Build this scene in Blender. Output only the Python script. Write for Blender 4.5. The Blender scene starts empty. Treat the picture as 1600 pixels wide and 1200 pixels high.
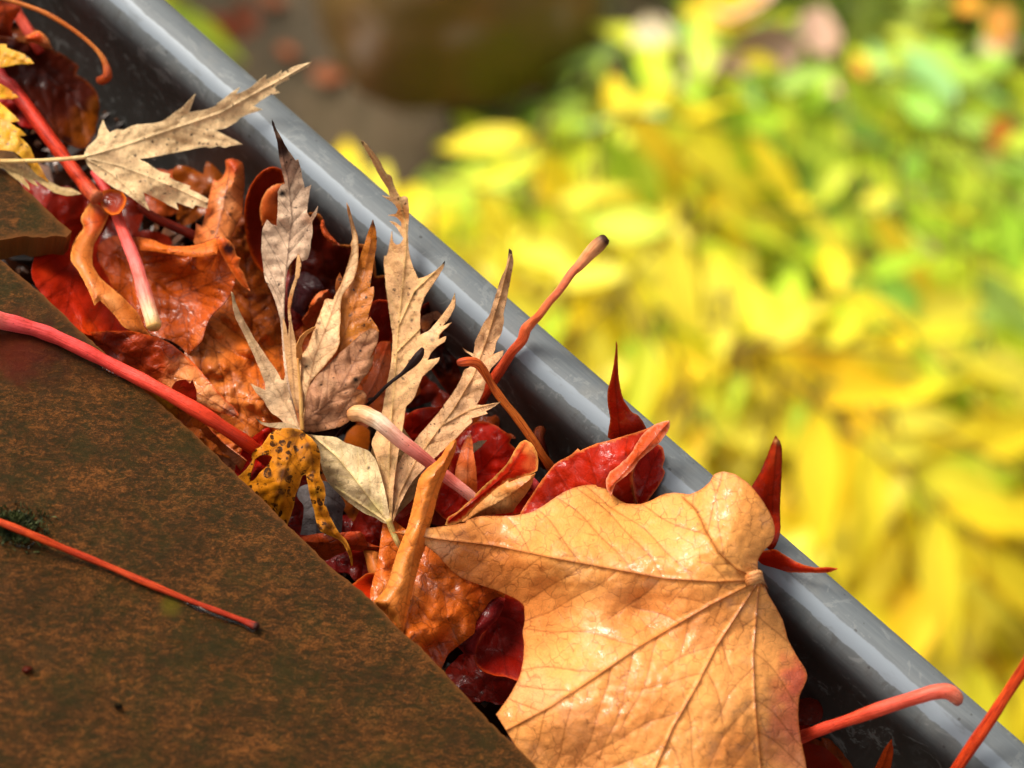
import bpy, math, random
import numpy as np
from mathutils import Vector, Matrix
from mathutils.geometry import delaunay_2d_cdt

random.seed(7)
RNG = np.random.default_rng(7)
scene = bpy.context.scene
COL = scene.collection

# ------------------------------------------------------------------ camera
PITCH = math.radians(62)
DIST = 0.52
LENS = 85.0
FWD = Vector((0, math.cos(PITCH), -math.sin(PITCH)))
CAM = -FWD * DIST
cd = bpy.data.cameras.new('camera')
cam = bpy.data.objects.new('camera', cd)
COL.objects.link(cam)
cam.location = CAM
cam.rotation_euler = (math.pi / 2 - PITCH, 0, 0)
cd.lens = LENS
cd.sensor_width = 36
cd.clip_start = 0.02
cd.clip_end = 500
cd.dof.use_dof = True
cd.dof.focus_distance = 0.51
cd.dof.aperture_fstop = 13
scene.camera = cam

# ------------------------------------------------------------------ sky and sun
SUN_EL, SUN_AZ = math.radians(45), math.radians(-42)   # azimuth from +Y, clockwise
world = bpy.data.worlds.new('World')
scene.world = world
world.use_nodes = True
nt = world.node_tree
sky = nt.nodes.new('ShaderNodeTexSky')
sky.sky_type = 'NISHITA'
sky.sun_disc = False
sky.sun_elevation = SUN_EL
sky.sun_rotation = SUN_AZ
sky.air_density = 1.0
sky.dust_density = 4.0
sky.ozone_density = 1.0
hs = nt.nodes.new('ShaderNodeHueSaturation')
hs.inputs['Saturation'].default_value = 0.2
bg = nt.nodes['Background']
bg.inputs['Strength'].default_value = 0.088
nt.links.new(sky.outputs[0], hs.inputs['Color'])
wm = nt.nodes.new('ShaderNodeMix')
wm.data_type = 'RGBA'
wm.blend_type = 'MULTIPLY'
wm.inputs[0].default_value = 1.0
wm.inputs[7].default_value = (1.0, 0.94, 0.86, 1)
nt.links.new(hs.outputs[0], wm.inputs[6])
nt.links.new(wm.outputs[2], bg.inputs['Color'])
sd = bpy.data.lights.new('sun', 'SUN')
sd.energy = 1.5
sd.angle = math.radians(26)
sd.color = (1.0, 0.93, 0.82)
sun = bpy.data.objects.new('sun', sd)
COL.objects.link(sun)
sdir = Vector((math.sin(SUN_AZ) * math.cos(SUN_EL), math.cos(SUN_AZ) * math.cos(SUN_EL), math.sin(SUN_EL)))
sun.rotation_euler = sdir.to_track_quat('Z', 'Y').to_euler()
sun.location = sdir * 3
vs = scene.view_settings
vs.view_transform = 'Standard'
vs.look = 'None'
vs.gamma = 1
vs.use_curve_mapping = False
vs.exposure = 1.34

# ------------------------------------------------------------------ pixel rays
FPX = LENS / 36 * 1600
UPV = Vector((0, math.sin(PITCH), math.cos(PITCH)))


def P(u, v, h=0.0):
    """where the sight line through photo point u, v meets the level plane at height h (mm)"""
    d = FWD + Vector((1, 0, 0)) * ((u - 800) / FPX) - UPV * ((v - 600) / FPX)
    t = (h * 0.001 - CAM.z) / d.z
    return CAM + d * t


def Pn(uv, h):
    d = np.array(FWD)[None] + np.array([1., 0, 0])[None] * ((uv[:, 0:1] - 800) / FPX) \
        - np.array(UPV)[None] * ((uv[:, 1:2] - 600) / FPX)
    t = (h * 0.001 - CAM.z) / d[:, 2]
    return np.array(CAM)[None] + d * t[:, None]


# gutter axes
R0, R1 = P(269, 0), P(1600, 1150)
G = (R1 - R0).normalized()
S = Vector((-G.y, G.x, 0)).normalized()      # outward, away from the roof
ROOF = math.radians(19)
UPROOF = (-S * math.cos(ROOF) + Vector((0, 0, math.sin(ROOF)))).normalized()
E0 = P(300, 675, 5)
SN = G.cross(UPROOF).normalized()
if SN.z < 0:
    SN = -SN


def slate_pt(u, v, off=0.0):
    d = FWD + Vector((1, 0, 0)) * ((u - 800) / FPX) - UPV * ((v - 600) / FPX)
    o = E0 + SN * (off * 0.001)
    t = (o - CAM).dot(SN) / d.dot(SN)
    return CAM + d * t


def slate_n(uv, off):
    return np.array([slate_pt(a, b, c) for (a, b), c in zip(uv, off)])


# ------------------------------------------------------------------ small helpers
def lin(c):
    return tuple((x / 255 / 12.92) if x / 255 <= 0.04045 else ((x / 255 + 0.055) / 1.055) ** 2.4 for x in c)


def tag(o, label=None, cat=None, group=None, kind=None):
    if label: o['label'] = label
    if cat: o['category'] = cat
    if group: o['group'] = group
    if kind: o['kind'] = kind
    return o


def empty(name, loc, label, cat, group=None):
    o = bpy.data.objects.new(name, None)
    COL.objects.link(o)
    o.location = loc
    o.empty_display_size = 0.01
    return tag(o, label, cat, group)


def put(name, me, mat, parent=None):
    o = bpy.data.objects.new(name, me)
    COL.objects.link(o)
    if mat and not me.materials:
        me.materials.append(mat)
    if parent is not None:
        o.parent = parent
        o.matrix_parent_inverse = Matrix.Translation(-parent.location)
    return o


def value_noise(x, y, seed=0):
    xi, yi = np.floor(x).astype(int), np.floor(y).astype(int)
    xf, yf = x - xi, y - yi
    xf, yf = xf * xf * (3 - 2 * xf), yf * yf * (3 - 2 * yf)

    def hsh(a, b):
        n = (a * 374761393 + b * 668265263 + seed * 974711) & 0xffffffff
        n = ((n ^ (n >> 13)) * 1274126177) & 0xffffffff
        return ((n ^ (n >> 16)) & 0xffff) / 65535.0
    a, b, c, d = hsh(xi, yi), hsh(xi + 1, yi), hsh(xi, yi + 1), hsh(xi + 1, yi + 1)
    return (a * (1 - xf) + b * xf) * (1 - yf) + (c * (1 - xf) + d * xf) * yf


def inside(pts, poly):
    x, y = pts[:, 0], pts[:, 1]
    r = np.zeros(len(pts), bool)
    n = len(poly)
    j = n - 1
    for i in range(n):
        xi, yi = poly[i]
        xj, yj = poly[j]
        c = ((yi > y) != (yj > y)) & (x < (xj - xi) * (y - yi) / ((yj - yi) if yj != yi else 1e-9) + xi)
        r ^= c
        j = i
    return r


def seg_dist(pts, line, closed=False):
    best = np.full(len(pts), 1e9)
    L = list(line) + ([line[0]] if closed else [])
    for a, b in zip(L[:-1], L[1:]):
        a = np.array(a, float)
        b = np.array(b, float)
        ab = b - a
        l2 = max((ab ** 2).sum(), 1e-9)
        t = np.clip(((pts - a) @ ab) / l2, 0, 1)
        d = np.hypot(*(pts - a - t[:, None] * ab).T)
        best = np.minimum(best, d)
    return best


def resample(line, step, closed=False):
    L = [np.array(p, float) for p in line]
    if closed:
        L = L + [L[0]]
    out = []
    for a, b in zip(L[:-1], L[1:]):
        n = max(1, int(round(np.hypot(*(b - a)) / step)))
        for k in range(n):
            out.append(a + (b - a) * k / n)
    if not closed:
        out.append(L[-1])
    return np.array(out)


def smooth_poly(poly, sharp_deg=62):
    """round the gentle corners of a traced outline and keep the sharp teeth"""
    out = []
    n = len(poly)
    P_ = [np.array(p, float) for p in poly]
    for i in range(n):
        a, b, c = P_[i - 1], P_[i], P_[(i + 1) % n]
        d1, d2 = b - a, c - b
        l1, l2 = np.hypot(*d1), np.hypot(*d2)
        if l1 < 1e-6 or l2 < 1e-6:
            continue
        ang = math.degrees(math.acos(max(-1, min(1, float(d1 @ d2) / (l1 * l2)))))
        if ang > sharp_deg:
            out.append(b)
        else:
            q = b - d1 * 0.27
            r = b + d2 * 0.27
            out += [q, (q + r) * 0.25 + b * 0.5, r]
    return out


def rbf(ctrl, pts):
    c = np.array(ctrl, float)
    if len(c) == 1:
        return np.full(len(pts), c[0, 2])
    if len(c) < 4:
        w = 1 / (((pts[:, None, :] - c[None, :, :2]) ** 2).sum(-1) + 400.0)
        if len(c) == 2:
            ab = c[1, :2] - c[0, :2]
            t = ((pts - c[0, :2]) @ ab) / (ab @ ab)
            t = np.clip(t, -0.3, 1.3)
            return c[0, 2] + (c[1, 2] - c[0, 2]) * t
        A = np.c_[c[:, :2], np.ones(3)]
        s = np.linalg.lstsq(A, c[:, 2], rcond=None)[0]
        r = pts @ s[:2] + s[2]
        lo, hi = c[:, 2].min(), c[:, 2].max()
        return np.clip(r, lo - 0.3 * (hi - lo) - 1, hi + 0.3 * (hi - lo) + 1)
    sc = 100.0
    X = c[:, :2] / sc
    d = np.sqrt(((X[:, None] - X[None]) ** 2).sum(-1)) + 1e-9
    K = d ** 2 * np.log(d)
    np.fill_diagonal(K, 0.02)
    A = np.c_[X, np.ones(len(X))]
    M = np.block([[K, A], [A.T, np.zeros((3, 3))]])
    w = np.linalg.solve(M, np.r_[c[:, 2], 0, 0, 0])
    q = pts / sc
    d = np.sqrt(((q[:, None] - X[None]) ** 2).sum(-1)) + 1e-9
    r = (d ** 2 * np.log(d)) @ w[:-3] + np.c_[q, np.ones(len(q))] @ w[-3:]
    return np.clip(r, c[:, 2].min() - 4, c[:, 2].max() + 4)


def side_veins(primaries, poly, gap=34, ang=52, seed=0, maxlen=400):
    rr = random.Random(seed)
    out = []
    dens = [resample(p, 4) for p in primaries]
    for k, line in enumerate(dens):
        n = len(line)
        others = [np.concatenate([dens[j][8:] for j in range(len(dens)) if j != k])] if len(dens) > 1 else []
        for side in (1, -1):
            i = int(gap / 4 * (0.6 + 0.5 * rr.random()))
            while i < n - 4:
                d = line[min(i + 3, n - 1)] - line[i]
                d = d / (np.hypot(*d) + 1e-9)
                a = math.radians(ang + rr.uniform(-8, 8)) * side
                p = line[i].copy()
                path = [p.copy()]
                ln = 0
                wob = rr.uniform(-.5, .5)
                while ln < maxlen:
                    a2 = a * (1 - 0.35 * min(1, ln / 130)) + 0.12 * math.sin(ln / 17 + wob * 6)
                    dd = np.array([d[0] * math.cos(a2) - d[1] * math.sin(a2), d[0] * math.sin(a2) + d[1] * math.cos(a2)])
                    p = p + dd * 5
                    ln += 5
                    if not inside(p[None], poly)[0]:
                        break
                    if others:
                        do = np.sqrt(((others[0] - p) ** 2).sum(1)).min()
                        ds = np.sqrt(((line - p) ** 2).sum(1)).min()
                        if do < ds * 0.8:
                            break
                    path.append(p.copy())
                if len(path) > 3:
                    out.append(np.array(path))
                i += int(gap / 4 * rr.uniform(0.75, 1.35))
    return out


# ------------------------------------------------------------------ the sheet builder (leaf blades, slates)
def cv(pts, o, s):
    return [((p[0] / s + o[0], p[1] / s + o[1]) + tuple(p[2:])) for p in pts]


def sheet(name, outline, ctrl, mat, parent=None, o=(0, 0), s=1.0, color=(200, 110, 40), step=4.5, veins=(), vauto=None,
          vcol=None, vamt=0.6, vw=1.6, ridge=0.25, puff=0.35, edge=None, edge_w=3.0, paint=(), spot=0.0, bulge=0.0,
          crinkle=0.25, thick=0.2, holes=(), mapper=None, seed=0, smooth=True, curl=0.0, label=None, jag=0.3, crs=26.0):
    poly = cv(outline, o, s)
    if smooth:
        poly = smooth_poly(poly)
    poly = resample(poly, step, True)
    if jag:
        rg = np.random.default_rng(seed + 5)
        poly = poly + rg.uniform(-jag, jag, poly.shape)
    ctrl = cv(ctrl, o, s)
    holes = [resample(smooth_poly(cv(h, o, s)), step, True) for h in holes]
    prim = [cv(v, o, s) for v in veins]
    sec = side_veins(prim, poly, seed=seed, **vauto) if vauto is not None else []
    V1 = [resample(v, step * 0.8) for v in prim]
    V2 = [resample(v, step * 0.8) for v in sec]
    lo, hi = poly.min(0), poly.max(0)
    xs = np.arange(lo[0], hi[0], step)
    ys = np.arange(lo[1], hi[1], step * 0.87)
    gx, gy = np.meshgrid(xs, ys)
    gx = gx + (np.arange(len(ys)) % 2)[:, None] * step * 0.5
    g = np.c_[gx.ravel(), gy.ravel()]
    g = g + RNG.uniform(-.12, .12, g.shape) * step
    g = g[inside(g, poly)]
    if len(g):
        g = g[seg_dist(g, list(poly), True) > step * 0.55]
    ex = []
    for L, w in [(v, vw) for v in V1] + [(v, vw * 0.65) for v in V2]:
        if len(L) < 2:
            continue
        t = np.gradient(L, axis=0)
        t = t / (np.hypot(t[:, 0], t[:, 1])[:, None] + 1e-9)
        nrm = np.c_[-t[:, 1], t[:, 0]]
        for k in (0, -1, 1):
            ex.append(L + nrm * k * (w + 0.6))
        if len(g):
            g = g[seg_dist(g, [tuple(q) for q in L[::2]] + [tuple(L[-1])]) > w + 1.4]
    if ex:
        ex = np.concatenate(ex)
        ex = ex[inside(ex, poly)]
        if len(ex):
            ex = ex[seg_dist(ex, list(poly), True) > 1.0]
            g = np.concatenate([g, ex]) if len(g) else ex
    n0 = len(poly)
    allp = [poly] + ([g] if len(g) else [])
    edges = [(i, (i + 1) % n0) for i in range(n0)]
    off = n0 + len(g)
    for h in holes:
        allp.append(h)
        edges += [(off + i, off + (i + 1) % len(h)) for i in range(len(h))]
        off += len(h)
    pts = np.concatenate(allp)
    res = delaunay_2d_cdt([Vector(p) for p in pts], edges, [], 0, 1e-4)
    pts = np.array([(v.x, v.y) for v in res[0]])
    tris = np.array([f for f in res[2] if len(f) == 3])
    cen = pts[tris].mean(1)
    keep = inside(cen, poly)
    for h in holes:
        keep &= ~inside(cen, h)
    tris = tris[keep]
    # heights
    hgt = rbf(ctrl, pts)
    de = seg_dist(pts, list(poly), True)
    d1 = np.full(len(pts), 1e9)
    for L in V1:
        d1 = np.minimum(d1, seg_dist(pts, list(L[::2]) + [L[-1]]))
    d2 = np.full(len(pts), 1e9)
    for L in V2:
        if len(L) > 1:
            d2 = np.minimum(d2, seg_dist(pts, list(L[::2]) + [L[-1]]))
    if V1 or V2:
        dv = np.minimum(d1, d2)
        hgt += puff * (1 - np.exp(-(dv / 9.0) ** 1.3)) * np.clip(de / 10, 0, 1)
        hgt += ridge * np.exp(-(d1 / (vw * 1.2)) ** 2)
    if bulge:
        m = max(de.max(), 1)
        q = np.clip(de / m, 0, 1)
        hgt += bulge * (1 - (1 - q) ** 2.2 - 0.6)
    if curl:
        hgt += curl * np.exp(-de / 7.0)
    hgt += crinkle * (2 * value_noise(pts[:, 0] / crs, pts[:, 1] / crs, seed) - 1) * 1.6
    hgt += crinkle * (2 * value_noise(pts[:, 0] / 9, pts[:, 1] / 9, seed + 3) - 1) * 0.5
    co = (mapper or Pn)(pts, hgt)
    # colours
    base = np.array(lin(color))
    c = np.repeat(base[None], len(pts), 0)
    nz = value_noise(pts[:, 0] / 42, pts[:, 1] / 42, seed + 9)
    c = c * (0.86 + 0.28 * nz)[:, None]
    sp = np.full(len(pts), float(spot))
    for p in paint:
        x, y, r, pc, am = p[:5]
        x, y, r = x / s + o[0], y / s + o[1], r / s
        d = np.hypot(pts[:, 0] - x, pts[:, 1] - y) / r
        d = d + 0.5 * (value_noise(pts[:, 0] / 13, pts[:, 1] / 13, seed + 21) - .5)
        w = np.clip(1.25 - d, 0, 1)
        w = (w * w * (3 - 2 * w) * am)[:, None]
        pl_ = np.array(lin(pc))
        if pl_.max() < 0.16:
            pl_ = pl_ * 0.3
            w = np.clip(w * 1.15, 0, 1)
        c = c * (1 - w) + pl_[None] * w
    if V1 or V2:
        vc = np.array(lin(vcol)) if vcol else base * 0.45
        w = (np.exp(-(d1 / vw) ** 2) * vamt)[:, None]
        c = c * (1 - w) + vc[None] * w
        w = (np.exp(-(d2 / (vw * 0.6)) ** 2) * vamt * 0.75)[:, None]
        c = c * (1 - w) + vc[None] * w
    if edge:
        w = (np.clip(1.3 - de / edge_w, 0, 1) * 0.85)[:, None]
        c = c * (1 - w) + np.array(lin(edge))[None] * w
    me = bpy.data.meshes.new(name)
    me.from_pydata([tuple(x) for x in co], [], [tuple(int(q) for q in t) for t in tris])
    ca = me.color_attributes.new('col', 'FLOAT_COLOR', 'POINT')
    ca.data.foreach_set('color', np.c_[c, sp].ravel().astype(np.float32))
    uvl = me.uv_layers.new(name='UVMap')
    li = np.zeros(len(me.loops), np.int32)
    me.loops.foreach_get('vertex_index', li)
    uvl.data.foreach_set('uv', (pts[li] / 100 + seed * 1.7).ravel().astype(np.float32))
    me.polygons.foreach_set('use_smooth', np.ones(len(me.polygons), bool))
    # faces towards the camera side
    if len(tris):
        a, b, cc = co[tris[0]]
        nn = np.cross(b - a, cc - a)
        if nn @ (np.array(CAM) - a) < 0:
            me.flip_normals()
    ob = put(name, me, mat, parent)
    if label:
        ob['label'] = label
    if thick:
        md = ob.modifiers.new('thickness', 'SOLIDIFY')
        md.thickness = thick * 0.001
        md.offset = -1
        md.use_rim = True
        es = ob.modifiers.new('crisp_edge', 'EDGE_SPLIT')
        es.split_angle = math.radians(55)
    return ob


def catmull(pts, n=8):
    P_ = [np.array(p, float) for p in pts]
    P_ = [2 * P_[0] - P_[1]] + P_ + [2 * P_[-1] - P_[-2]]
    out = []
    for i in range(1, len(P_) - 2):
        a, b, c, d = P_[i - 1:i + 3]
        for k in range(n):
            t = k / n
            out.append(0.5 * (2 * b + (c - a) * t + (2 * a - 5 * b + 4 * c - d) * t * t + (3 * b - a - 3 * c + d) * t ** 3))
    out.append(P_[-2])
    return np.array(out)


def stem(name, path, cols, mat, parent=None, o=(0, 0), s=1.0, onslate=False, label=None, cat=None, group=None, seed=0,
         rough=0.05, sides=14, n=10, knob=0.0):
    """round stalk along photo points (u, v, height mm, radius px), colours spread along it"""
    c = catmull([(p[0] / s + o[0], p[1] / s + o[1], p[2], p[3]) for p in path], n)
    ctr = np.array([(slate_pt(q[0], q[1], q[2]) if onslate else P(q[0], q[1], q[2])) for q in c])
    rad = c[:, 3] * 0.0001375 * 0.9
    m = len(c)
    tan = np.gradient(ctr, axis=0)
    tan /= np.linalg.norm(tan, axis=1)[:, None]
    ref = np.array([0.1, 0.2, 1.0])
    verts, colr, uvs = [], [], []
    cl = np.array([lin(q) for q in cols])
    tc = np.linspace(0, len(cl) - 1, m)
    nsd = np.random.default_rng(seed)
    prof = 1 + rough * nsd.normal(size=(sides,))
    lens = np.r_[0, np.cumsum(np.linalg.norm(np.diff(ctr, axis=0), axis=1))]
    for i in range(m):
        t = tan[i]
        a = np.cross(t, ref)
        a /= np.linalg.norm(a)
        b = np.cross(t, a)
        k = int(min(tc[i], len(cl) - 2)) if len(cl) > 1 else 0
        cc = cl[k] if len(cl) == 1 else cl[k] + (cl[k + 1] - cl[k]) * (tc[i] - k)
        lump = 1 + (0.03 + 1.3 * rough) * (2 * value_noise(np.array([lens[i] * 300.0]), np.array([seed * 3.3]), seed)[0] - 1)
        for j in range(sides):
            an = 2 * math.pi * j / sides + 0.0
            r = rad[i] * prof[j] * lump
            verts.append(ctr[i] + (a * math.cos(an) + b * math.sin(an)) * r)
            colr.append(cc)
    faces = []
    for i in range(m - 1):
        for j in range(sides):
            j2 = (j + 1) % sides
            faces.append((i * sides + j, i * sides + j2, (i + 1) * sides + j2, (i + 1) * sides + j))
    for i, sg in ((0, -1), (m - 1, 1)):
        # domed ends
        base = list(range(i * sides, i * sides + sides))
        idx = len(verts)
        for j in range(sides):
            v = verts[base[j]]
            verts.append(ctr[i] + (v - ctr[i]) * 0.7 + tan[i] * sg * rad[i] * 0.35)
            colr.append(colr[base[j]] * 0.8)
        verts.append(ctr[i] + tan[i] * sg * rad[i] * 0.35 * (0.7 if knob else 1.3))
        colr.append(colr[base[0]] * 0.55)
        for j in range(sides):
            j2 = (j + 1) % sides
            f = (base[j], idx + j, idx + j2, base[j2])
            g_ = (idx + j, idx + sides, idx + j2)
            if sg > 0:
                faces += [f[::-1], g_[::-1]]
            else:
                faces += [f, g_]
    me = bpy.data.meshes.new(name)
    me.from_pydata([tuple(v) for v in verts], [], faces)
    me.polygons.foreach_set('use_smooth', np.ones(len(me.polygons), bool))
    ca = me.color_attributes.new('col', 'FLOAT_COLOR', 'POINT')
    ca.data.foreach_set('color', np.c_[np.array(colr), np.full(len(colr), 0.15)].ravel().astype(np.float32))
    uvl = me.uv_layers.new(name='UVMap')
    li = np.zeros(len(me.loops), np.int32)
    me.loops.foreach_get('vertex_index', li)
    uu = np.zeros((len(verts), 2))
    for i in range(m):
        for j in range(sides):
            uu[i * sides + j] = (abs(j - sides / 2) / sides * 2, lens[i] * 100)
    uvl.data.foreach_set('uv', uu[li].ravel().astype(np.float32))
    me.validate()
    import bmesh
    bm = bmesh.new()
    bm.from_mesh(me)
    bmesh.ops.recalc_face_normals(bm, faces=bm.faces)
    bm.to_mesh(me)
    bm.free()
    ob = put(name, me, mat, parent)
    if label:
        tag(ob, label, cat, group)
    return ob


# ------------------------------------------------------------------ materials
class NT:
    def __init__(self, name):
        self.m = bpy.data.materials.new(name)
        self.m.use_nodes = True
        self.t = self.m.node_tree
        self.t.nodes.clear()
        self.out = self.n('ShaderNodeOutputMaterial')

    def n(self, typ, **kw):
        nd = self.t.nodes.new(typ)
        for k, v in kw.items():
            if k.startswith('_'):
                setattr(nd, k[1:], v)
            else:
                self.set(nd, k, v)
        return nd

    def set(self, nd, k, v):
        k = k.replace('_', ' ')
        sock = nd.inputs[int(k[1:])] if (k[0] == 'i' and k[1:].isdigit()) else nd.inputs[k]
        if hasattr(v, 'links') or isinstance(v, bpy.types.NodeSocket):
            self.t.links.new(v, sock)
        else:
            sock.default_value = v

    def noise(self, vec, scale, detail=4, rough=0.55, dist=0.0):
        return self.n('ShaderNodeTexNoise', Vector=vec, Scale=scale, Detail=detail, Roughness=rough, Distortion=dist).outputs['Fac']

    def ramp(self, fac, a, b, smooth=True):
        nd = self.n('ShaderNodeMapRange', Value=fac, i1=a, i2=b, i3=0.0, i4=1.0)
        nd.interpolation_type = 'SMOOTHSTEP' if smooth else 'LINEAR'
        return nd.outputs[0]

    def maprange(self, fac, a, b, c, d):
        return self.n('ShaderNodeMapRange', Value=fac, i1=a, i2=b, i3=c, i4=d).outputs[0]

    def math(self, op, a, b=0.0):
        nd = self.n('ShaderNodeMath', i0=a, i1=b)
        nd.operation = op
        return nd.outputs[0]

    def mix(self, fac, a, b, mode='MIX'):
        nd = self.t.nodes.new('ShaderNodeMix')
        nd.data_type = 'RGBA'
        nd.blend_type = mode
        for i, v in ((0, fac), (6, a), (7, b)):
            if isinstance(v, bpy.types.NodeSocket):
                self.t.links.new(v, nd.inputs[i])
            else:
                nd.inputs[i].default_value = v if i == 0 else (tuple(v) + (1,))[:4]
        return nd.outputs[2]

    def surface(self, s):
        self.t.links.new(s, self.out.inputs['Surface'])


def leaf_mat(name, shift=(1, 1, 1), vscale=4.0, vein=0.35, rough=(0.25, 0.6), trans=0.25, mott=0.35, coat=0.35, bump=0.25, spotscale=9.0, spec=0.4, spotsize=0.4, spotcol=(0.035, 0.014, 0.006)):
    k = NT(name)
    uv = k.n('ShaderNodeUVMap').outputs[0]
    at = k.n('ShaderNodeAttribute', _attribute_name='col')
    col = at.outputs['Color']
    col = k.mix(1.0, col, shift, 'MULTIPLY')
    warp = k.n('ShaderNodeTexNoise', Vector=uv, Scale=5.0, Detail=2.0)
    wv = k.n('ShaderNodeVectorMath', i0=warp.outputs['Color'], i1=(0.16, 0.16, 0.16))
    wv.operation = 'MULTIPLY'
    uvw = k.n('ShaderNodeVectorMath', i0=uv, i1=wv.outputs[0]).outputs[0]
    vo = k.n('ShaderNodeTexVoronoi', Vector=uvw, Scale=vscale)
    vo.feature = 'DISTANCE_TO_EDGE'
    v1 = k.ramp(vo.outputs['Distance'], 0.055, 0.0)
    vo2 = k.n('ShaderNodeTexVoronoi', Vector=uvw, Scale=vscale * 3.1)
    vo2.feature = 'DISTANCE_TO_EDGE'
    v2 = k.ramp(vo2.outputs['Distance'], 0.12, 0.0)
    n1 = k.noise(uv, 2.6, 5, 0.6)
    n2 = k.noise(uv, 14, 6, 0.65)
    col = k.mix(k.math('MULTIPLY', k.ramp(n1, 0.4, 0.72), mott), col, (0.35, 0.25, 0.2), 'MULTIPLY')
    col = k.mix(k.math('MULTIPLY', k.ramp(n2, 0.45, 0.75), mott * 0.8), col, (0.45, 0.36, 0.3), 'MULTIPLY')
    col = k.mix(k.math('MULTIPLY', k.ramp(k.noise(uv, 5.0, 4, 0.6), 0.52, 0.8), mott * 0.6), col, (1.35, 1.25, 1.3), 'MULTIPLY')
    brk = k.ramp(k.noise(uv, 3.7, 2), 0.35, 0.6)
    col = k.mix(k.math('MULTIPLY', k.math('MULTIPLY', v1, brk), vein), col, (0.22, 0.12, 0.08), 'MULTIPLY')
    col = k.mix(k.math('MULTIPLY', v2, vein * 0.35), col, (0.3, 0.2, 0.15), 'MULTIPLY')
    # spots and specks
    sv = k.n('ShaderNodeTexVoronoi', Vector=uvw, Scale=spotscale, Randomness=1.0)
    thr = k.math('MULTIPLY', k.math('POWER', k.n('ShaderNodeSeparateColor', Color=sv.outputs['Color']).outputs[0], 2.2 if spotsize < 0.5 else 1.0), spotsize)
    sp = k.ramp(k.math('SUBTRACT', thr, sv.outputs['Distance']), 0.0, 0.07)
    sp = k.math('MULTIPLY', sp, k.ramp(k.noise(uv, 2.1, 2), 0.38 if spotsize < 0.5 else 0.25, 0.55 if spotsize < .5 else 0.4))
    sv2 = k.n('ShaderNodeTexVoronoi', Vector=uv, Scale=spotscale * 2.6)
    sp2 = k.ramp(k.math('SUBTRACT', k.math('MULTIPLY', k.n('ShaderNodeSeparateColor', Color=sv2.outputs['Color']).outputs[1], 0.3), sv2.outputs['Distance']), 0.0, 0.06)
    spt = k.math('MULTIPLY', k.math('MAXIMUM', sp, k.math('MULTIPLY', sp2, 0.7)), at.outputs['Alpha'])
    col = k.mix(k.math('MULTIPLY', spt, k.ramp(n2, 0.3, 0.55)), col, spotcol)
    wet = k.noise(uv, 3.3, 5, 0.6)
    ro = k.maprange(wet, 0.35, 0.65, rough[0], rough[1])
    hb = k.math('ADD', k.math('MULTIPLY', n2, 0.5), k.math('ADD', k.math('MULTIPLY', v1, -0.5), k.math('MULTIPLY', v2, -0.22)))
    hb = k.math('ADD', hb, k.math('MULTIPLY', k.noise(uv, 6.0, 4, 0.6), 0.9))
    bp = k.n('ShaderNodeBump', Strength=bump, Distance=0.0006, Height=hb)
    pr = k.n('ShaderNodeBsdfPrincipled', Base_Color=col, Roughness=ro, Normal=bp.outputs[0])
    pr.inputs['Specular IOR Level'].default_value = spec
    film = k.ramp(k.math('ADD', k.noise(uv, 1.9, 6, 0.62), k.math('MULTIPLY', k.math('SUBTRACT', n2, 0.5), 0.25)), 0.5, 0.6)
    k.t.links.new(k.math('MULTIPLY', film, coat), pr.inputs['Coat Weight'])
    pr.inputs['Coat Roughness'].default_value = 0.1
    k.t.links.new(bp.outputs[0], pr.inputs['Coat Normal'])
    tr = k.n('ShaderNodeBsdfTranslucent', Color=k.mix(0.5, col, (1.0, 0.7, 0.4), 'MULTIPLY'), Normal=bp.outputs[0])
    mx = k.n('ShaderNodeMixShader', Fac=trans, i1=pr.outputs[0], i2=tr.outputs[0])
    k.surface(mx.outputs[0])
    return k.m


def stem_mat(name, fibre=0.3, rough=0.38, coat=0.3):
    k = NT(name)
    uv = k.n('ShaderNodeUVMap').outputs[0]
    at = k.n('ShaderNodeAttribute', _attribute_name='col')
    mp = k.n('ShaderNodeMapping', Vector=uv)
    mp.inputs['Scale'].default_value = (9, 1.0, 1)
    f = k.noise(mp.outputs[0], 1.5, 5, 0.65)
    tc = k.n('ShaderNodeTexCoord').outputs['Object']
    n = k.noise(tc, 260, 5, 0.6)
    col = k.mix(k.math('MULTIPLY', k.ramp(f, 0.42, 0.65), fibre), at.outputs['Color'], (0.4, 0.2, 0.1), 'MULTIPLY')
    col = k.mix(k.math('MULTIPLY', k.ramp(n, 0.45, 0.7), 0.6), col, (0.7, 0.42, 0.25), 'MULTIPLY')
    col = k.mix(k.math('MULTIPLY', k.ramp(k.noise(tc, 120, 4, 0.6), 0.5, 0.65), 0.3), col, (1.25, 1.5, 1.3), 'MULTIPLY')
    sv = k.n('ShaderNodeTexVoronoi', Vector=tc, Scale=700.0)
    col = k.mix(k.math('MULTIPLY', k.ramp(sv.outputs['Distance'], 0.16, 0.06), 0.6), col, (0.09, 0.03, 0.02))
    hb = k.math('ADD', f, k.math('MULTIPLY', k.noise(tc, 900, 4, 0.6), 0.7))
    bp = k.n('ShaderNodeBump', Strength=0.6, Distance=0.0005, Height=hb)
    pr = k.n('ShaderNodeBsdfPrincipled', Base_Color=col, Roughness=rough, Normal=bp.outputs[0])
    pr.inputs['Coat Weight'].default_value = coat
    pr.inputs['Specular IOR Level'].default_value = 0.16
    pr.inputs['Coat Roughness'].default_value = 0.2
    pr.inputs['Subsurface Weight'].default_value = 0.12
    pr.inputs['Subsurface Radius'].default_value = (0.002, 0.0008, 0.0005)
    k.surface(pr.outputs[0])
    return k.m


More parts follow.
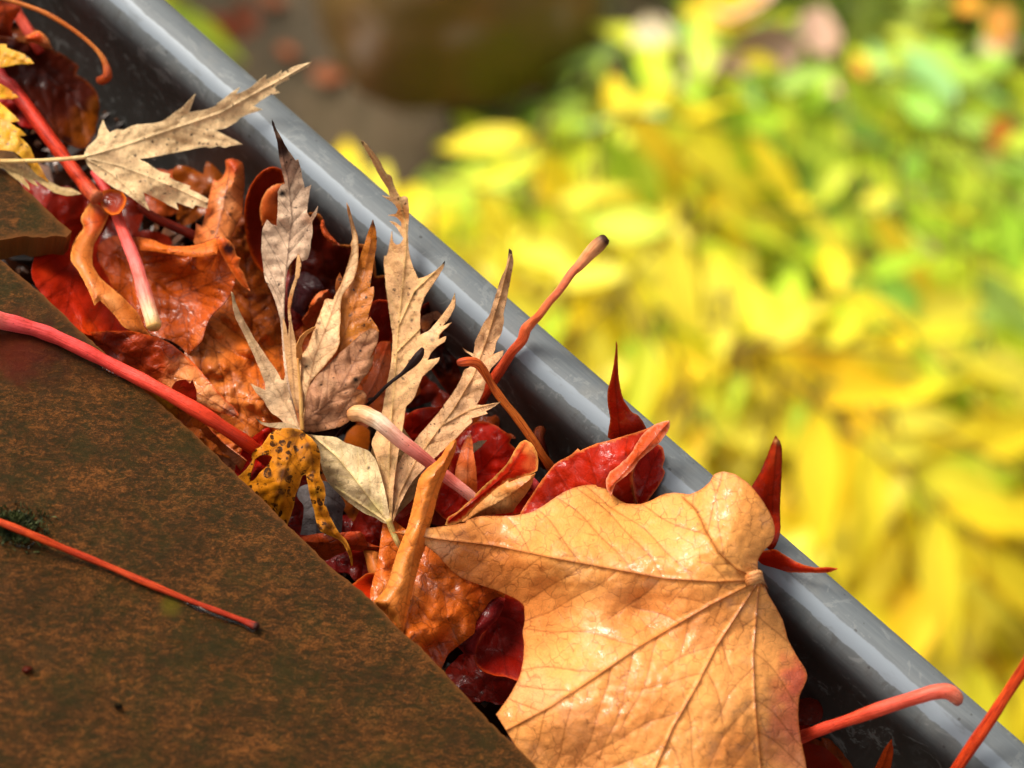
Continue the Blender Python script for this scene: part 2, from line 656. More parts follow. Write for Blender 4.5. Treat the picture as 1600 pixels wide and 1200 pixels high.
M_dry = leaf_mat('dry_pale_leaf', vscale=8.0, vein=0.3, rough=(0.42, 0.75), trans=0.2, mott=0.55, coat=0.06, bump=0.4, spotscale=15, spec=0.25)
M_orange = leaf_mat('orange_leaf', vscale=4.2, vein=0.42, rough=(0.3, 0.62), trans=0.2, mott=0.24, coat=0.3, bump=0.16, spotscale=10, spec=0.22)
M_big = leaf_mat('smooth_orange_leaf', vscale=5.0, vein=0.5, rough=(0.28, 0.5), trans=0.2, mott=0.2, coat=0.9, bump=0.2, spotscale=12, spec=0.3)
M_brown = leaf_mat('wet_brown_leaf', vscale=3.4, vein=0.5, rough=(0.25, 0.55), trans=0.18, mott=0.35, coat=1.0, bump=0.35, spec=0.15)
M_red = leaf_mat('wet_red_leaf', shift=(1.12, 1.6, 0.7), vscale=5.0, vein=0.15, rough=(0.3, 0.6), trans=0.22, mott=0.3, coat=0.8, bump=0.2, spec=0.1)
M_spot = leaf_mat('spotted_leaf', vscale=8.0, vein=0.2, rough=(0.3, 0.6), trans=0.25, mott=0.3, coat=0.3, bump=0.35, spotscale=9)
M_blotch = leaf_mat('blotched_leaf', vscale=8.0, vein=0.2, rough=(0.3, 0.6), trans=0.22, mott=0.45, coat=0.15, bump=0.3, spotscale=8.5, spec=0.08, spotsize=0.62, spotcol=(0.04, 0.012, 0.002))
M_stem = stem_mat('fleshy_stalk', fibre=0.45, rough=0.4, coat=0.08)
M_wood = stem_mat('fibrous_stalk', fibre=0.95, rough=0.5, coat=0.04)

# origin and scale of the study areas the outlines were drawn in
K1, K2, K3, K4 = dict(o=(0, 0), s=3.2), dict(o=(0, 250), s=3.2), dict(o=(300, 150), s=4.0), dict(o=(300, 400), s=4.0)
K5, K6, L1 = dict(o=(350, 620), s=4.0), dict(o=(560, 350), s=4.0), dict(o=(550, 600), s=4.0)
L2, L3, L4, L5 = dict(o=(800, 500), s=2.909), dict(o=(500, 780), s=3.556), dict(o=(750, 700), s=2.4), dict(o=(1150, 800), s=3.0)

# ------------------------------------------------------------------ gutter, slates, ground
def zinc():
    k = NT('zinc')
    uv = k.n('ShaderNodeUVMap').outputs[0]            # x along the gutter in cm, y round the profile in mm
    sep = k.n('ShaderNodeSeparateXYZ', Vector=uv)
    u, w = sep.outputs[0], sep.outputs[1]
    tc = k.n('ShaderNodeTexCoord').outputs['Object']
    st = k.n('ShaderNodeMapping', Vector=uv)
    st.inputs['Scale'].default_value = (0.5, 0.9, 1)
    streak = k.noise(st.outputs[0], 1.6, 6, 0.65)
    mott = k.noise(tc, 90, 6, 0.65)
    fine = k.noise(tc, 700, 5, 0.7)
    big = k.noise(tc, 28, 4, 0.6)
    col = k.mix(k.ramp(streak, 0.35, 0.7), (0.092, 0.107, 0.117), (0.122, 0.14, 0.148))
    col = k.mix(k.math('MULTIPLY', k.ramp(mott, 0.5, 0.72), 0.4), col, (0.19, 0.19, 0.17))
    col = k.mix(k.math('MULTIPLY', k.ramp(fine, 0.55, 0.75), 0.3), col, (0.07, 0.075, 0.075))
    # the crest is dull with dried film, the flank is wet under a painted sky reflection: w grows from the crest inward
    wob = k.math('MULTIPLY', k.math('SUBTRACT', k.noise(tc, 260, 5, 0.7), 0.5), 0.9)
    wob2 = k.math('MULTIPLY', k.math('SUBTRACT', k.noise(tc, 35, 3, 0.6), 0.5), 1.6)
    ww = k.math('ADD', w, k.math('ADD', wob, wob2))
    wet0 = k.ramp(ww, -0.2, 0.2)
    wl = k.math('ADD', w, k.math('ADD', k.math('MULTIPLY', wob, 1.6), k.math('MULTIPLY', wob2, 1.1)))
    film = k.math('MULTIPLY', wet0, k.ramp(wl, 3.4, 3.1))  # band of the flank that carries the painted sky reflection
    brkn = k.ramp(k.noise(k.n('ShaderNodeMapping', Vector=uv, Scale=(1.0, 0.3, 1)).outputs[0], 0.9, 4, 0.6), 0.3, 0.45)
    film = k.math('MULTIPLY', film, k.math('ADD', k.math('MULTIPLY', brkn, 0.55), 0.45))
    wetm = wet0
    grime_shade = k.ramp(k.math('ADD', w, k.math('MULTIPLY', k.math('SUBTRACT', big, 0.5), 15.0)), 2.5, 16.0)  # inner wall darkens downward: grime plus trough shade painted into the colour
    col = k.mix(k.math('MULTIPLY', wet0, 0.3), col, (0.05, 0.055, 0.055))
    col = k.mix(k.math('MULTIPLY', grime_shade, 0.95), col, (0.014, 0.010, 0.006))
    alg = k.math('MULTIPLY', k.ramp(k.math('ADD', w, k.math('MULTIPLY', mott, 3.0)), -5.5, -9.5), 0.55)
    col = k.mix(alg, col, (0.10, 0.10, 0.04))
    # water marks: soft rings and runs down the inner wall
    run = k.n('ShaderNodeMapping', Vector=uv)
    run.inputs['Scale'].default_value = (2.6, 0.10, 1)
    rn = k.noise(run.outputs[0], 1.4, 5, 0.65, 0.6)
    col = k.mix(k.math('MULTIPLY', k.ramp(rn, 0.52, 0.66), k.math('MULTIPLY', wet0, 0.5)), col, (0.045, 0.045, 0.042))
    dry = k.ramp(k.noise(tc, 130, 7, 0.75, 1.5), 0.56, 0.6)
    col = k.mix(k.math('MULTIPLY', dry, 0.22), col, (0.30, 0.32, 0.31))
    sv = k.n('ShaderNodeTexVoronoi', Vector=tc, Scale=300.0)
    spk = k.ramp(k.math('SUBTRACT', k.math('MULTIPLY', k.n('ShaderNodeSeparateColor', Color=sv.outputs['Color']).outputs[0], 0.16), sv.outputs['Distance']), 0.0, 0.05)
    col = k.mix(k.math('MULTIPLY', spk, 0.8), col, (0.03, 0.03, 0.03))
    col = k.mix(film, col, (0.185, 0.22, 0.255))  # lighter colour paints in the sky mirrored along the bead
    ro = k.math('ADD', k.maprange(wetm, 0, 1, 0.62, 0.54), k.math('MULTIPLY', film, -0.04))
    ro = k.math('ADD', ro, k.math('MULTIPLY', k.ramp(mott, 0.5, 0.75), 0.08))
    hb = k.math('ADD', k.math('MULTIPLY', mott, 0.25), k.math('ADD', k.math('MULTIPLY', fine, 0.08), k.math('MULTIPLY', wetm, 0.3)))
    bp = k.n('ShaderNodeBump', Strength=0.22, Distance=0.0003, Height=hb)
    pr = k.n('ShaderNodeBsdfPrincipled', Base_Color=col, Roughness=ro, Normal=bp.outputs[0])
    k.t.links.new(k.math('MULTIPLY', film, 0.12), pr.inputs['Metallic'])
    pr.inputs['IOR'].default_value = 1.6
    k.t.links.new(k.math('ADD', k.math('MULTIPLY', film, 0.12), 0.0), pr.inputs['Coat Weight'])
    pr.inputs['Coat Roughness'].default_value = 0.24
    pr.inputs['Coat IOR'].default_value = 1.6
    k.t.links.new(bp.outputs[0], pr.inputs['Coat Normal'])
    k.surface(pr.outputs[0])
    return k.m


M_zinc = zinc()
BR = 6.5            # bead radius mm
GR = 62.0           # trough radius mm
RIMC = (R0 + R1) / 2
rim_s = RIMC.dot(S) * 1000 - BR * 0.93       # bead centre across
along0 = -0.45
along1 = 0.45


def gutter_profile():
    pts = []
    # outside of the bead (silhouette side) over the crest, down the flank, down the trough, up the house side
    for a in np.linspace(-150, 182, 46):        # degrees from outward horizontal, through up
        r = math.radians(a)
        pts.append((BR * math.cos(r), BR * math.sin(r) - BR * 0.9))
    z0 = pts[-1][1]
    cx = -BR - GR
    for a in np.linspace(3, 180, 50):
        r = math.radians(a)
        pts.append((cx + GR * math.cos(r), z0 - 3 - GR * math.sin(r) * 0.9))
    pts.append((cx - GR, z0 + 8))
    return pts


def make_gutter():
    prof = gutter_profile()
    root = empty('gutter', tuple(G * 0 + S * (rim_s - 60) * 0.001), 'grey half round metal gutter with a thick rolled front bead, filled with wet leaves', 'gutter')
    crest = 24
    d = [0.0]
    for a, b in zip(prof[:-1], prof[1:]):
        d.append(d[-1] + math.hypot(b[0] - a[0], b[1] - a[1]))
    # arc position of the top flank point where the wet part begins
    ang0 = 103
    i0 = int((ang0 + 150) / (332 / 45))
    w = [x - d[i0] for x in d]
    us = np.linspace(along0, along1, 150)
    ve, uvs = [], []
    for u in us:
        for (s_, z_), ww in zip(prof, w):
            wob = 0.25 * (value_noise(np.array([u * 30]), np.array([ww / 30 + 5]), 4)[0] - 0.5)
            p = G * u + S * ((rim_s + s_ + wob) * 0.001) + Vector((0, 0, (z_ + wob) * 0.001))
            ve.append(p)
            uvs.append((u * 100, ww))
    n = len(prof)
    fa = []
    for i in range(len(us) - 1):
        for j in range(n - 1):
            a = i * n + j
            fa.append((a, a + 1, a + n + 1, a + n))
    me = bpy.data.meshes.new('trough')
    me.from_pydata([tuple(v) for v in ve], [], fa)
    uvl = me.uv_layers.new(name='UVMap')
    li = np.zeros(len(me.loops), np.int32)
    me.loops.foreach_get('vertex_index', li)
    uvl.data.foreach_set('uv', np.array(uvs)[li].ravel().astype(np.float32))
    me.polygons.foreach_set('use_smooth', np.ones(len(me.polygons), bool))
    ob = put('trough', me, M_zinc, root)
    md = ob.modifiers.new('thickness', 'SOLIDIFY')
    md.thickness = 0.0008
    md.offset = 1 if (Vector(ve[1]) - Vector(ve[0])).cross(Vector(ve[n]) - Vector(ve[0])).dot(S) > 0 else -1
    return root


gutter = make_gutter()


# standing water low in the gutter
def water_mat():
    k = NT('dirty_water')
    tc = k.n('ShaderNodeTexCoord').outputs['Object']
    n = k.noise(tc, 60, 3)
    bp = k.n('ShaderNodeBump', Strength=0.25, Distance=0.002, Height=n)
    pr = k.n('ShaderNodeBsdfPrincipled', Base_Color=(0.02, 0.006, 0.003, 1), Roughness=0.04, Normal=bp.outputs[0])
    pr.inputs['IOR'].default_value = 1.33
    k.surface(pr.outputs[0])
    return k.m


def slab(name, corners, mat, thick=0.0, parent=None):
    me = bpy.data.meshes.new(name)
    n = len(corners)
    vs_ = [tuple(c) for c in corners]
    fs = [tuple(range(n))]
    if thick:
        vs_ += [(c[0], c[1], c[2] - thick) for c in corners]
        fs += [tuple(range(2 * n - 1, n - 1, -1))] + [(i, i + n, (i + 1) % n + n, (i + 1) % n) for i in range(n)]
    me.from_pydata(vs_, [], fs)
    return put(name, me, mat, parent)


WZ = -0.040


def gp(u, s_, z):
    return G * u + S * ((rim_s + s_) * 0.001) + Vector((0, 0, z))


w_ = slab('water', [gp(along0, -124, WZ), gp(along1, -124, WZ), gp(along1, -12, WZ), gp(along0, -12, WZ)], water_mat())
tag(w_, kind='structure')


# slates
def slate_mat():
    k = NT('weathered_slate')
    uv = k.n('ShaderNodeUVMap').outputs[0]
    mp = k.n('ShaderNodeMapping', Vector=uv)
    mp.inputs['Rotation'].default_value = (0, 0, math.radians(-14))
    mp.inputs['Scale'].default_value = (1.0, 2.1, 1)
    v = mp.outputs[0]
    a = k.noise(v, 0.8, 8, 0.68, 0.4)
    b = k.noise(v, 6.0, 10, 0.8, 0.5)
    c = k.noise(v, 22.0, 8, 0.8)
    d = k.noise(v, 60.0, 5, 0.75)
    e = k.noise(uv, 1.3, 9, 0.78, 0.6)
    bc = k.math('ADD', k.math('MULTIPLY', b, 0.55), k.math('ADD', k.math('MULTIPLY', c, 0.3), k.math('MULTIPLY', a, 0.15)))
    col = k.mix(k.ramp(bc, 0.44, 0.56), (0.042, 0.026, 0.006), (0.16, 0.056, 0.014))
    col = k.mix(k.math('MULTIPLY', k.ramp(k.math('ADD', k.math('MULTIPLY', e, 0.6), k.math('MULTIPLY', c, 0.4)), 0.49, 0.57), 0.65), col, (0.046, 0.038, 0.009))
    rust = k.math('MULTIPLY', k.ramp(k.math('ADD', k.math('MULTIPLY', b, 0.4), k.math('ADD', k.math('MULTIPLY', a, 0.2), k.math('MULTIPLY', c, 0.5))), 0.555, 0.64), 0.85)
    col = k.mix(rust, col, (0.44, 0.16, 0.045))
    col = k.mix(k.math('MULTIPLY', k.ramp(d, 0.46, 0.6), 0.65), col, (0.022, 0.011, 0.004))
    col = k.mix(k.math('MULTIPLY', k.ramp(k.noise(v, 13.0, 8, 0.85), 0.6, 0.7), 0.5), col, (0.40, 0.20, 0.09))
    col = k.mix(k.math('MULTIPLY', k.ramp(k.noise(uv, 0.8, 8, 0.75), 0.5, 0.62), 0.5), col, (0.04, 0.036, 0.008))
    # lichen specks
    sv = k.n('ShaderNodeTexVoronoi', Vector=uv, Scale=7.0)
    sp = k.ramp(k.math('SUBTRACT', k.math('MULTIPLY', k.n('ShaderNodeSeparateColor', Color=sv.outputs['Color']).outputs[0], 0.13), sv.outputs['Distance']), 0.055, 0.085)
    col = k.mix(k.math('MULTIPLY', sp, 0.5), col, (0.35, 0.33, 0.25))
    at = k.n('ShaderNodeAttribute', _attribute_name='col')
    col = k.mix(at.outputs['Alpha'], col, at.outputs['Color'])
    col = k.mix(1.0, col, (0.92, 0.86, 0.58), 'MULTIPLY')
    ro = k.maprange(k.noise(v, 3.2, 6, 0.7), 0.35, 0.65, 0.38, 0.65)
    hb = k.math('ADD', k.math('MULTIPLY', b, 0.8), k.math('ADD', k.math('MULTIPLY', c, 0.5), k.math('MULTIPLY', d, 0.3)))
    bp = k.n('ShaderNodeBump', Strength=1.0, Distance=0.0014, Height=hb)
    pr = k.n('ShaderNodeBsdfPrincipled', Base_Color=col, Roughness=ro, Normal=bp.outputs[0])
    pr.inputs['Specular IOR Level'].default_value = 0.12
    k.surface(pr.outputs[0])
    return k.m


M_slate = slate_mat()


def slate(name, outline, h, label, thick, seed, paint=(), step=12):
    root = empty(name, tuple(slate_pt(outline[0][0], outline[0][1], h)), label, 'slate')
    ob = sheet('slab', outline, [(0, 0, h)], M_slate, root, color=(90, 60, 30), step=step, thick=thick, mapper=slate_n, crinkle=0.35,
               crs=60, seed=seed, smooth=False, jag=1.1, paint=paint, edge=(150, 92, 50), edge_w=2.5)
    # the colour attribute's alpha says where the stain or painted edge highlight is used
    ca = ob.data.color_attributes['col']
    n = len(ca.data)
    buf = np.zeros(n * 4, np.float32)
    ca.data.foreach_get('color', buf)
    buf = buf.reshape(-1, 4)
    al = np.zeros(n)
    if True:
        base = np.array(lin((90, 60, 30)))
        dd = np.abs(buf[:, :3] / (base * 1.0) - (buf[:, :1] / base[0])).sum(1)
        al = np.clip(dd * 0.9, 0, 0.75)
    buf[:, 3] = al
    ca.data.foreach_set('color', buf.ravel())
    return root


slate('roof_slate', [(-6, 399), (0, 405), (30, 430), (60, 455), (96, 488), (130, 522), (170, 557), (212, 598), (262, 641), (300, 675), (340, 713), (375, 747),
                     (412, 782), (450, 822), (485, 855), (520, 890), (551, 912), (580, 937), (604, 962), (629, 989), (657, 1012), (686, 1041), (725, 1084), (765, 1128), (802, 1162),
                     (840, 1200), (900, 1262), (1010, 1380), (1080, 1480), (600, 1680), (-300, 1700), (-620, 1300), (-620, 640), (-300, 430), (-120, 398)],
      0, 'large rust brown wet slate filling the lower left with moss and a stalk on it', 6.0, 3,
      paint=[(60, 548, 75, (110, 25, 10), 0.75), (150, 575, 55, (110, 28, 12), 0.6), (20, 545, 60, (115, 25, 12), 0.7), (268, 945, 22, (120, 120, 20), 0.55), (70, 1020, 25, (60, 85, 60), 0.4)], step=9)
slate('roof_slate', [(-140, 140), (-40, 226), (0, 262), (30, 285), (60, 314), (90, 343), (112, 362), (104, 370), (88, 368), (70, 372), (40, 369), (0, 375), (-120, 380), (-420, 400), (-420, 140)],
      -1.0, 'small brown slate corner at the left edge above the dark gap', 6.0, 8)


# ------------------------------------------------------------------ foreground leaves
def leaf(name, uvh, label, cat='leaf', group=None):
    return empty(name, tuple(P(*uvh)), label, cat, group)


# --- deep layer of wet leaves
def generic_outline(kind, cx, cy, size, rot, rr):
    pts = []
    n = 40
    for i in range(n):
        a = 2 * math.pi * i / n
        if kind == 0:
            r = size * (0.55 + 0.45 * abs(math.cos(a)) ** 1.5) * (1 + 0.05 * rr.uniform(-1, 1))
        else:
            r = size * (0.42 + 0.58 * abs(math.cos(a * 2.5)) ** 1.6) * (1 + 0.06 * rr.uniform(-1, 1))
        pts.append((cx + r * math.cos(a + rot), cy + r * math.sin(a + rot)))
    return pts


def deep_leaves():
    rr = random.Random(11)
    pal = [(150, 26, 8), (110, 18, 8), (185, 78, 22), (120, 40, 14), (160, 20, 10), (150, 60, 16)]
    spots = [(60, 330), (190, 380), (270, 300), (230, 150), (130, 60), (330, 300), (430, 480), (540, 430), (520, 560), (600, 620), (660, 690),
             (540, 740), (470, 800), (640, 780), (740, 760), (830, 700), (560, 860), (700, 960), (760, 1060), (880, 1100), (820, 880), (1300, 1180),
             (1000, 900), (1120, 1060), (1230, 1150), (690, 600), (780, 640), (60, 60), (30, 150)]
    places = ['under the thick red stalk', 'under the pink stalk', 'below the straw coloured leaf', 'left of the rolled tan leaf', 'beside the arching ochre stalk', 'behind the rolled tan leaf', 'behind the tall pale spear',
              'behind the ragged cream finger', 'behind the orange speckled lobe', 'under the black twig', 'under the cream tipped pink stalk', 'under the blotched yellow lobe', 'below the torn hole', 'under the tall rolled ochre leaf', 'under the scarlet leaf',
              'under the crimson leaf', 'under the small cupped scarlet tip', 'under the foot of the rolled ochre leaf', 'beneath the wet purplish strip', 'at the slate edge', 'under the big leaf, left lobe', 'at the lower right corner of the gutter',
              'under the middle of the big orange leaf', 'under the right half of the big leaf', 'under the rosy hooked stalk', 'left of the bent orange stalk', 'under the bent orange stalk', 'under the orange curl in the corner', 'under the dark maroon leaf']
    for i, (x, y) in enumerate(spots):
        h = -30 + rr.uniform(-3, 4)
        if x > 1200 or (x < 300 and y < 200):
            h -= 5
        r = leaf('fallen_leaf', (x, y, h), 'wet ' + ('brown', 'red')[i % 2] + ' leaf sunk deep in the gutter ' + places[i], group='sunken leaves at the bottom of the gutter')
        a = rr.uniform(0, 6.28)
        sz = rr.uniform(55, 85)
        c, s_ = math.cos(a) * sz, math.sin(a) * sz
        sheet('blade', generic_outline(i % 2, x, y, sz, a, rr), [(x - c, y - s_, h - 3), (x, y, h + 2), (x + c, y + s_, h - 2), (x - s_, y + c, h + rr.uniform(-3, 3))], M_red if i % 2 else M_brown, r,
              color=pal[i % 6], step=9, veins=[[(x - c * .9, y - s_ * .9), (x, y), (x + c * .9, y + s_ * .9)]], vauto=dict(gap=26), crinkle=1.0, seed=100 + i, spot=0.3)


deep_leaves()


def beyond():
    rr = random.Random(21)
    for i in range(34):
        side = 1 if i % 2 else -1
        u_ = side * rr.uniform(.15, .40)
        sp_ = rr.uniform(-60, -12)
        p = G * u_ + S * ((rim_s + sp_) * 0.001)
        h = -28 + (i // 4) * 2.2 + rr.uniform(-2, 3)
        # back to photo coordinates, so that the same sheet builder can be used
        q = Vector((p.x, p.y, h * .001)) - CAM
        zc = q.dot(FWD)
        x, y = 800 + FPX * q.x / zc, 600 - FPX * q.dot(UPV) / zc
        sz = rr.uniform(110, 190)
        if -sz - 10 < x < 1610 + sz and -sz - 10 < y < 1210 + sz:
            continue
        a = rr.uniform(0, 6.28)
        c, s_ = math.cos(a) * sz, math.sin(a) * sz
        r = leaf('fallen_leaf', (x, y, h), 'wet orange or red leaf lying in the gutter beyond the edges of the picture', group='gutter leaves beyond the picture edges')
        sheet('blade', generic_outline(i % 3 == 0, x, y, sz, a, rr), [(x - c, y - s_, h - 3), (x, y, h + 2), (x + c, y + s_, h + rr.uniform(-2, 6)), (x - s_, y + c, h + rr.uniform(-4, 5))], (M_red, M_orange, M_brown)[i % 3], r,
              color=((160, 26, 10), (215, 120, 50), (180, 80, 24))[i % 3], step=11, veins=[[(x - c * .9, y - s_ * .9), (x, y), (x + c * .9, y + s_ * .9)]], vauto=dict(gap=36), crinkle=.8, seed=200 + i, spot=0.3)


rim_s = ((R0 + R1) / 2).dot(S) * 1000 - 6.0
beyond()

RED = (150, 18, 10)
# dark red brown leaf, top left
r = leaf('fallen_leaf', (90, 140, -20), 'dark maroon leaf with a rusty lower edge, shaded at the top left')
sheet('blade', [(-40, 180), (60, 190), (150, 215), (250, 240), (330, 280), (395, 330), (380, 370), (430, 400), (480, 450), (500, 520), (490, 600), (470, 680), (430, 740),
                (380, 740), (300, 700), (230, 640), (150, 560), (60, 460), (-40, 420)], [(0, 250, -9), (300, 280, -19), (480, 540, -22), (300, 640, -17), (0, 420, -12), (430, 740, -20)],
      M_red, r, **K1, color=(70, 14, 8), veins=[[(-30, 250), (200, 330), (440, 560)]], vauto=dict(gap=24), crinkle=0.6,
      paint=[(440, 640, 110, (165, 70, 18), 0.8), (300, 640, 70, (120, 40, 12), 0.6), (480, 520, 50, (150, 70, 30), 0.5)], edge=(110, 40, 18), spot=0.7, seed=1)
# orange curl, top left
r = leaf('curled_leaf', (25, 40, -4), 'glossy orange red leaf curling over itself in the top left corner')
sheet('blade', [(-40, -60), (40, -60), (25, 0), (60, 12), (105, 38), (92, 72), (65, 110), (56, 150), (70, 188), (0, 182), (-40, 180)], [(0, 0, 0), (90, 50, -2), (60, 170, -8), (-30, 180, -4)], M_orange, r, **K1,
      color=(200, 72, 20), veins=[[(0, -50), (30, 90), (50, 180)]], vauto=dict(gap=22), bulge=2.0, seed=2, spot=0.6, paint=[(20, 150, 60, (90, 25, 10), 0.6)])
sheet('curled_edge', [(72, 182), (110, 186), (150, 172), (180, 150), (215, 165), (245, 200), (263, 243), (225, 238), (170, 215), (120, 212), (92, 204)], [(80, 190, -7), (180, 160, -4), (260, 240, -6)], M_orange, r, **K1,
      color=(215, 80, 25), bulge=2.5, seed=3, paint=[(235, 215, 35, (235, 150, 90), 0.6)], edge=(235, 150, 80), edge_w=2)

# red leaf with curling rim, left
r = leaf('maple_leaf', (140, 420, -12), 'deep red leaf, near rim curled into a pale orange band, left of the pink stalk')
sheet('blade', [(240, 200), (330, 160), (540, 150), (560, 280), (500, 400), (480, 500), (600, 640), (700, 780), (760, 890), (640, 880), (430, 880), (330, 790), (190, 650), (150, 560), (200, 400)],
      [(500, 200, -18), (500, 450, -19), (330, 780, 1), (190, 620, -1), (740, 880, -7), (600, 700, -14), (240, 300, -10)], M_red, r, **K2, color=(150, 22, 6),
      veins=[[(470, 220), (380, 500), (330, 760)], [(470, 220), (560, 600), (700, 860)]], vauto=dict(gap=34), crinkle=0.9, seed=5, paint=[(430, 860, 90, (205, 50, 8), 0.7), (240, 560, 60, (170, 35, 15), 0.6)])
sheet('curled_edge', [(448, 212), (400, 290), (420, 340), (388, 380), (362, 425), (350, 500), (385, 545), (412, 590), (435, 640), (455, 680), (472, 728), (500, 702), (560, 760), (620, 840), (700, 872),
                      (755, 880), (720, 830), (690, 760), (620, 690), (560, 640), (500, 590), (462, 530), (462, 470), (470, 420), (500, 370), (530, 310), (545, 275), (510, 235), (480, 215)],
      [(470, 220, -5), (400, 400, -3), (370, 500, -1), (470, 620, 1), (620, 760, 0), (740, 870, -2)], M_orange, r, **K2, color=(212, 118, 45), bulge=1.7, seed=6, spot=0.5, crinkle=0.35,
      paint=[(500, 300, 90, (190, 60, 15), 0.85), (560, 700, 60, (235, 165, 95), 0.5), (420, 330, 40, (205, 80, 20), 0.7)], edge=(235, 150, 70), edge_w=2)
sheet('curled_edge', [(515, 152), (560, 146), (605, 155), (632, 190), (620, 235), (595, 268), (560, 275), (528, 255), (500, 215)], [(520, 160, -4), (620, 190, -2), (560, 270, -3)], M_red, r, **K2,
      color=(135, 30, 8), curl=1.2, edge=(225, 95, 30), edge_w=3, seed=7)

# cup shaped orange brown leaf
r = leaf('maple_leaf', (290, 450, -8), 'orange brown cupped leaf with dark net veins beside the pink stalk, its tip folded down')
sheet('blade', [(680, 385), (760, 395), (830, 428), (930, 432), (1000, 420), (1060, 395), (1095, 380), (1108, 430), (1125, 480), (1165, 530), (1178, 600), (1160, 660), (1120, 720), (1060, 770), (1030, 830),
                (1015, 900), (940, 975), (900, 930), (850, 900), (760, 880), (700, 830), (600, 690), (500, 560), (460, 500), (480, 430), (560, 375)],
      [(680, 400, -13), (520, 480, -18), (700, 700, -13), (900, 600, -12), (1170, 600, -2), (1080, 400, 0), (940, 960, -9), (860, 440, -5), (1020, 860, -7)], M_brown, r, **K2, color=(196, 84, 18),
      veins=[[(560, 400), (760, 600), (940, 740), (945, 960)], [(760, 600), (900, 690), (1160, 560)]], vauto=dict(gap=24), vcol=(100, 32, 6), seed=9, spot=0.3, crinkle=0.7, puff=.7,
      paint=[(520, 480, 110, (140, 40, 8), 0.7), (1000, 880, 60, (220, 120, 50), .4)], edge=(150, 60, 20), edge_w=2)
sheet('curled_edge', [(680, 384), (760, 396), (835, 430), (935, 433), (1010, 418), (1080, 390), (1090, 430), (1085, 470), (1040, 482), (960, 486), (860, 470), (760, 455), (700, 452)],
      [(690, 410, -8), (900, 450, -1), (1080, 420, 3)], M_orange, r, **K2, color=(216, 108, 35), bulge=1.6, seed=10, spot=0.4, crinkle=.3)
sheet('folded_tip', [(1085, 395), (1105, 380), (1145, 398), (1175, 440), (1182, 480), (1205, 490), (1190, 530), (1215, 560), (1235, 610), (1252, 656), (1205, 625), (1170, 580), (1140, 530), (1110, 480), (1090, 440)],
      [(1100, 390, 4), (1170, 480, 2), (1250, 655, -1), (1120, 500, 1)], M_orange, r, **K2, color=(214, 90, 22), bulge=1.0, seed=11, paint=[(1140, 440, 42, (95, 14, 8), 0.95)], edge=(225, 120, 50), edge_w=2)

# large brown veined leaf behind the pale palmate leaf
r = leaf('maple_leaf', (390, 560, -16), 'large wet tan brown leaf with quilted veins behind the standing pale palmate leaf')
sheet('blade', [(372, 322), (388, 350), (400, 400), (416, 425), (428, 470), (438, 500), (444, 547), (446, 590), (455, 650), (470, 672), (450, 705), (400, 722), (350, 716), (300, 685), (270, 640), (285, 560), (300, 515),
                (335, 480), (350, 420), (355, 370)], [(375, 330, -16), (300, 680, -9), (340, 540, -13), (440, 520, -17), (455, 680, -13), (400, 620, -9), (390, 430, -18)], M_brown, r, color=(204, 100, 30),
      veins=[[(445, 700), (405, 610), (392, 500), (378, 340)], [(445, 700), (370, 650), (285, 590)], [(440, 690), (440, 600), (436, 520)]], vauto=dict(gap=30, ang=58), vcol=(120, 45, 10), vamt=0.65, seed=12, crinkle=1.6,
      puff=1.3, spot=.35, paint=[(430, 480, 50, (110, 38, 10), 0.65), (330, 540, 45, (232, 150, 80), 0.4), (360, 630, 60, (226, 138, 64), 0.5), (375, 350, 40, (140, 60, 20), .5)])
# pointed orange leaf under the long pink stalk
r = leaf('pointed_leaf', (250, 560, -6), 'orange leaf with a pale blunt tip below the cupped leaf, along the slate edge')
sheet('blade', [(120, 512), (136, 519), (165, 517), (200, 517), (222, 521), (250, 528), (269, 538), (290, 556), (310, 575), (330, 600), (350, 623), (366, 636), (373, 648), (362, 652), (340, 643), (316, 634), (300, 640), (280, 650),
                (250, 640), (200, 600), (165, 560)], [(130, 520, 0), (222, 521, 0), (200, 570, -6), (290, 556, -3), (372, 648, -3), (320, 620, -3), (270, 640, -9)], M_brown, r, color=(178, 62, 14),
      veins=[[(150, 530), (240, 575), (310, 615), (368, 648)]], vauto=dict(gap=26), seed=13, crinkle=0.7, paint=[(290, 590, 40, (235, 150, 85), 0.85), (335, 625, 40, (236, 158, 95), 0.85), (365, 645, 18, (150, 120, 100), .6), (170, 535, 40, (120, 24, 8), 0.8), (225, 560, 35, (140, 40, 12), .6)], edge=(225, 90, 25), edge_w=2)
r = leaf('pointed_leaf', (300, 650, -10), 'yellow orange leaf sliver wedged between the long pink stalk and the slate edge')
sheet('blade', [(205, 590), (235, 600), (270, 622), (310, 650), (345, 690), (385, 720), (372, 745), (340, 722), (295, 685), (250, 640)], [(210, 595, -3), (300, 660, -7), (380, 730, -8), (340, 690, -5)], M_brown, r, color=(205, 92, 20),
      veins=[[(210, 595), (300, 670), (378, 735)]], vauto=dict(gap=24), seed=14, paint=[(260, 625, 28, (215, 150, 30), .7), (330, 690, 30, (120, 22, 8), .7), (360, 715, 22, (230, 160, 120), .6)])
r = leaf('fallen_leaf', (300, 605, -2), 'small dark red leaf tip poking up behind the long pink stalk')
sheet('blade', [(268, 605), (275, 595), (290, 593), (296, 600), (300, 594), (306, 610), (307, 628), (300, 645), (285, 635)], [(270, 600, -2), (300, 600, 1), (298, 640, -4)], M_red, r, color=(120, 14, 8), step=3, seed=15, crinkle=.3)

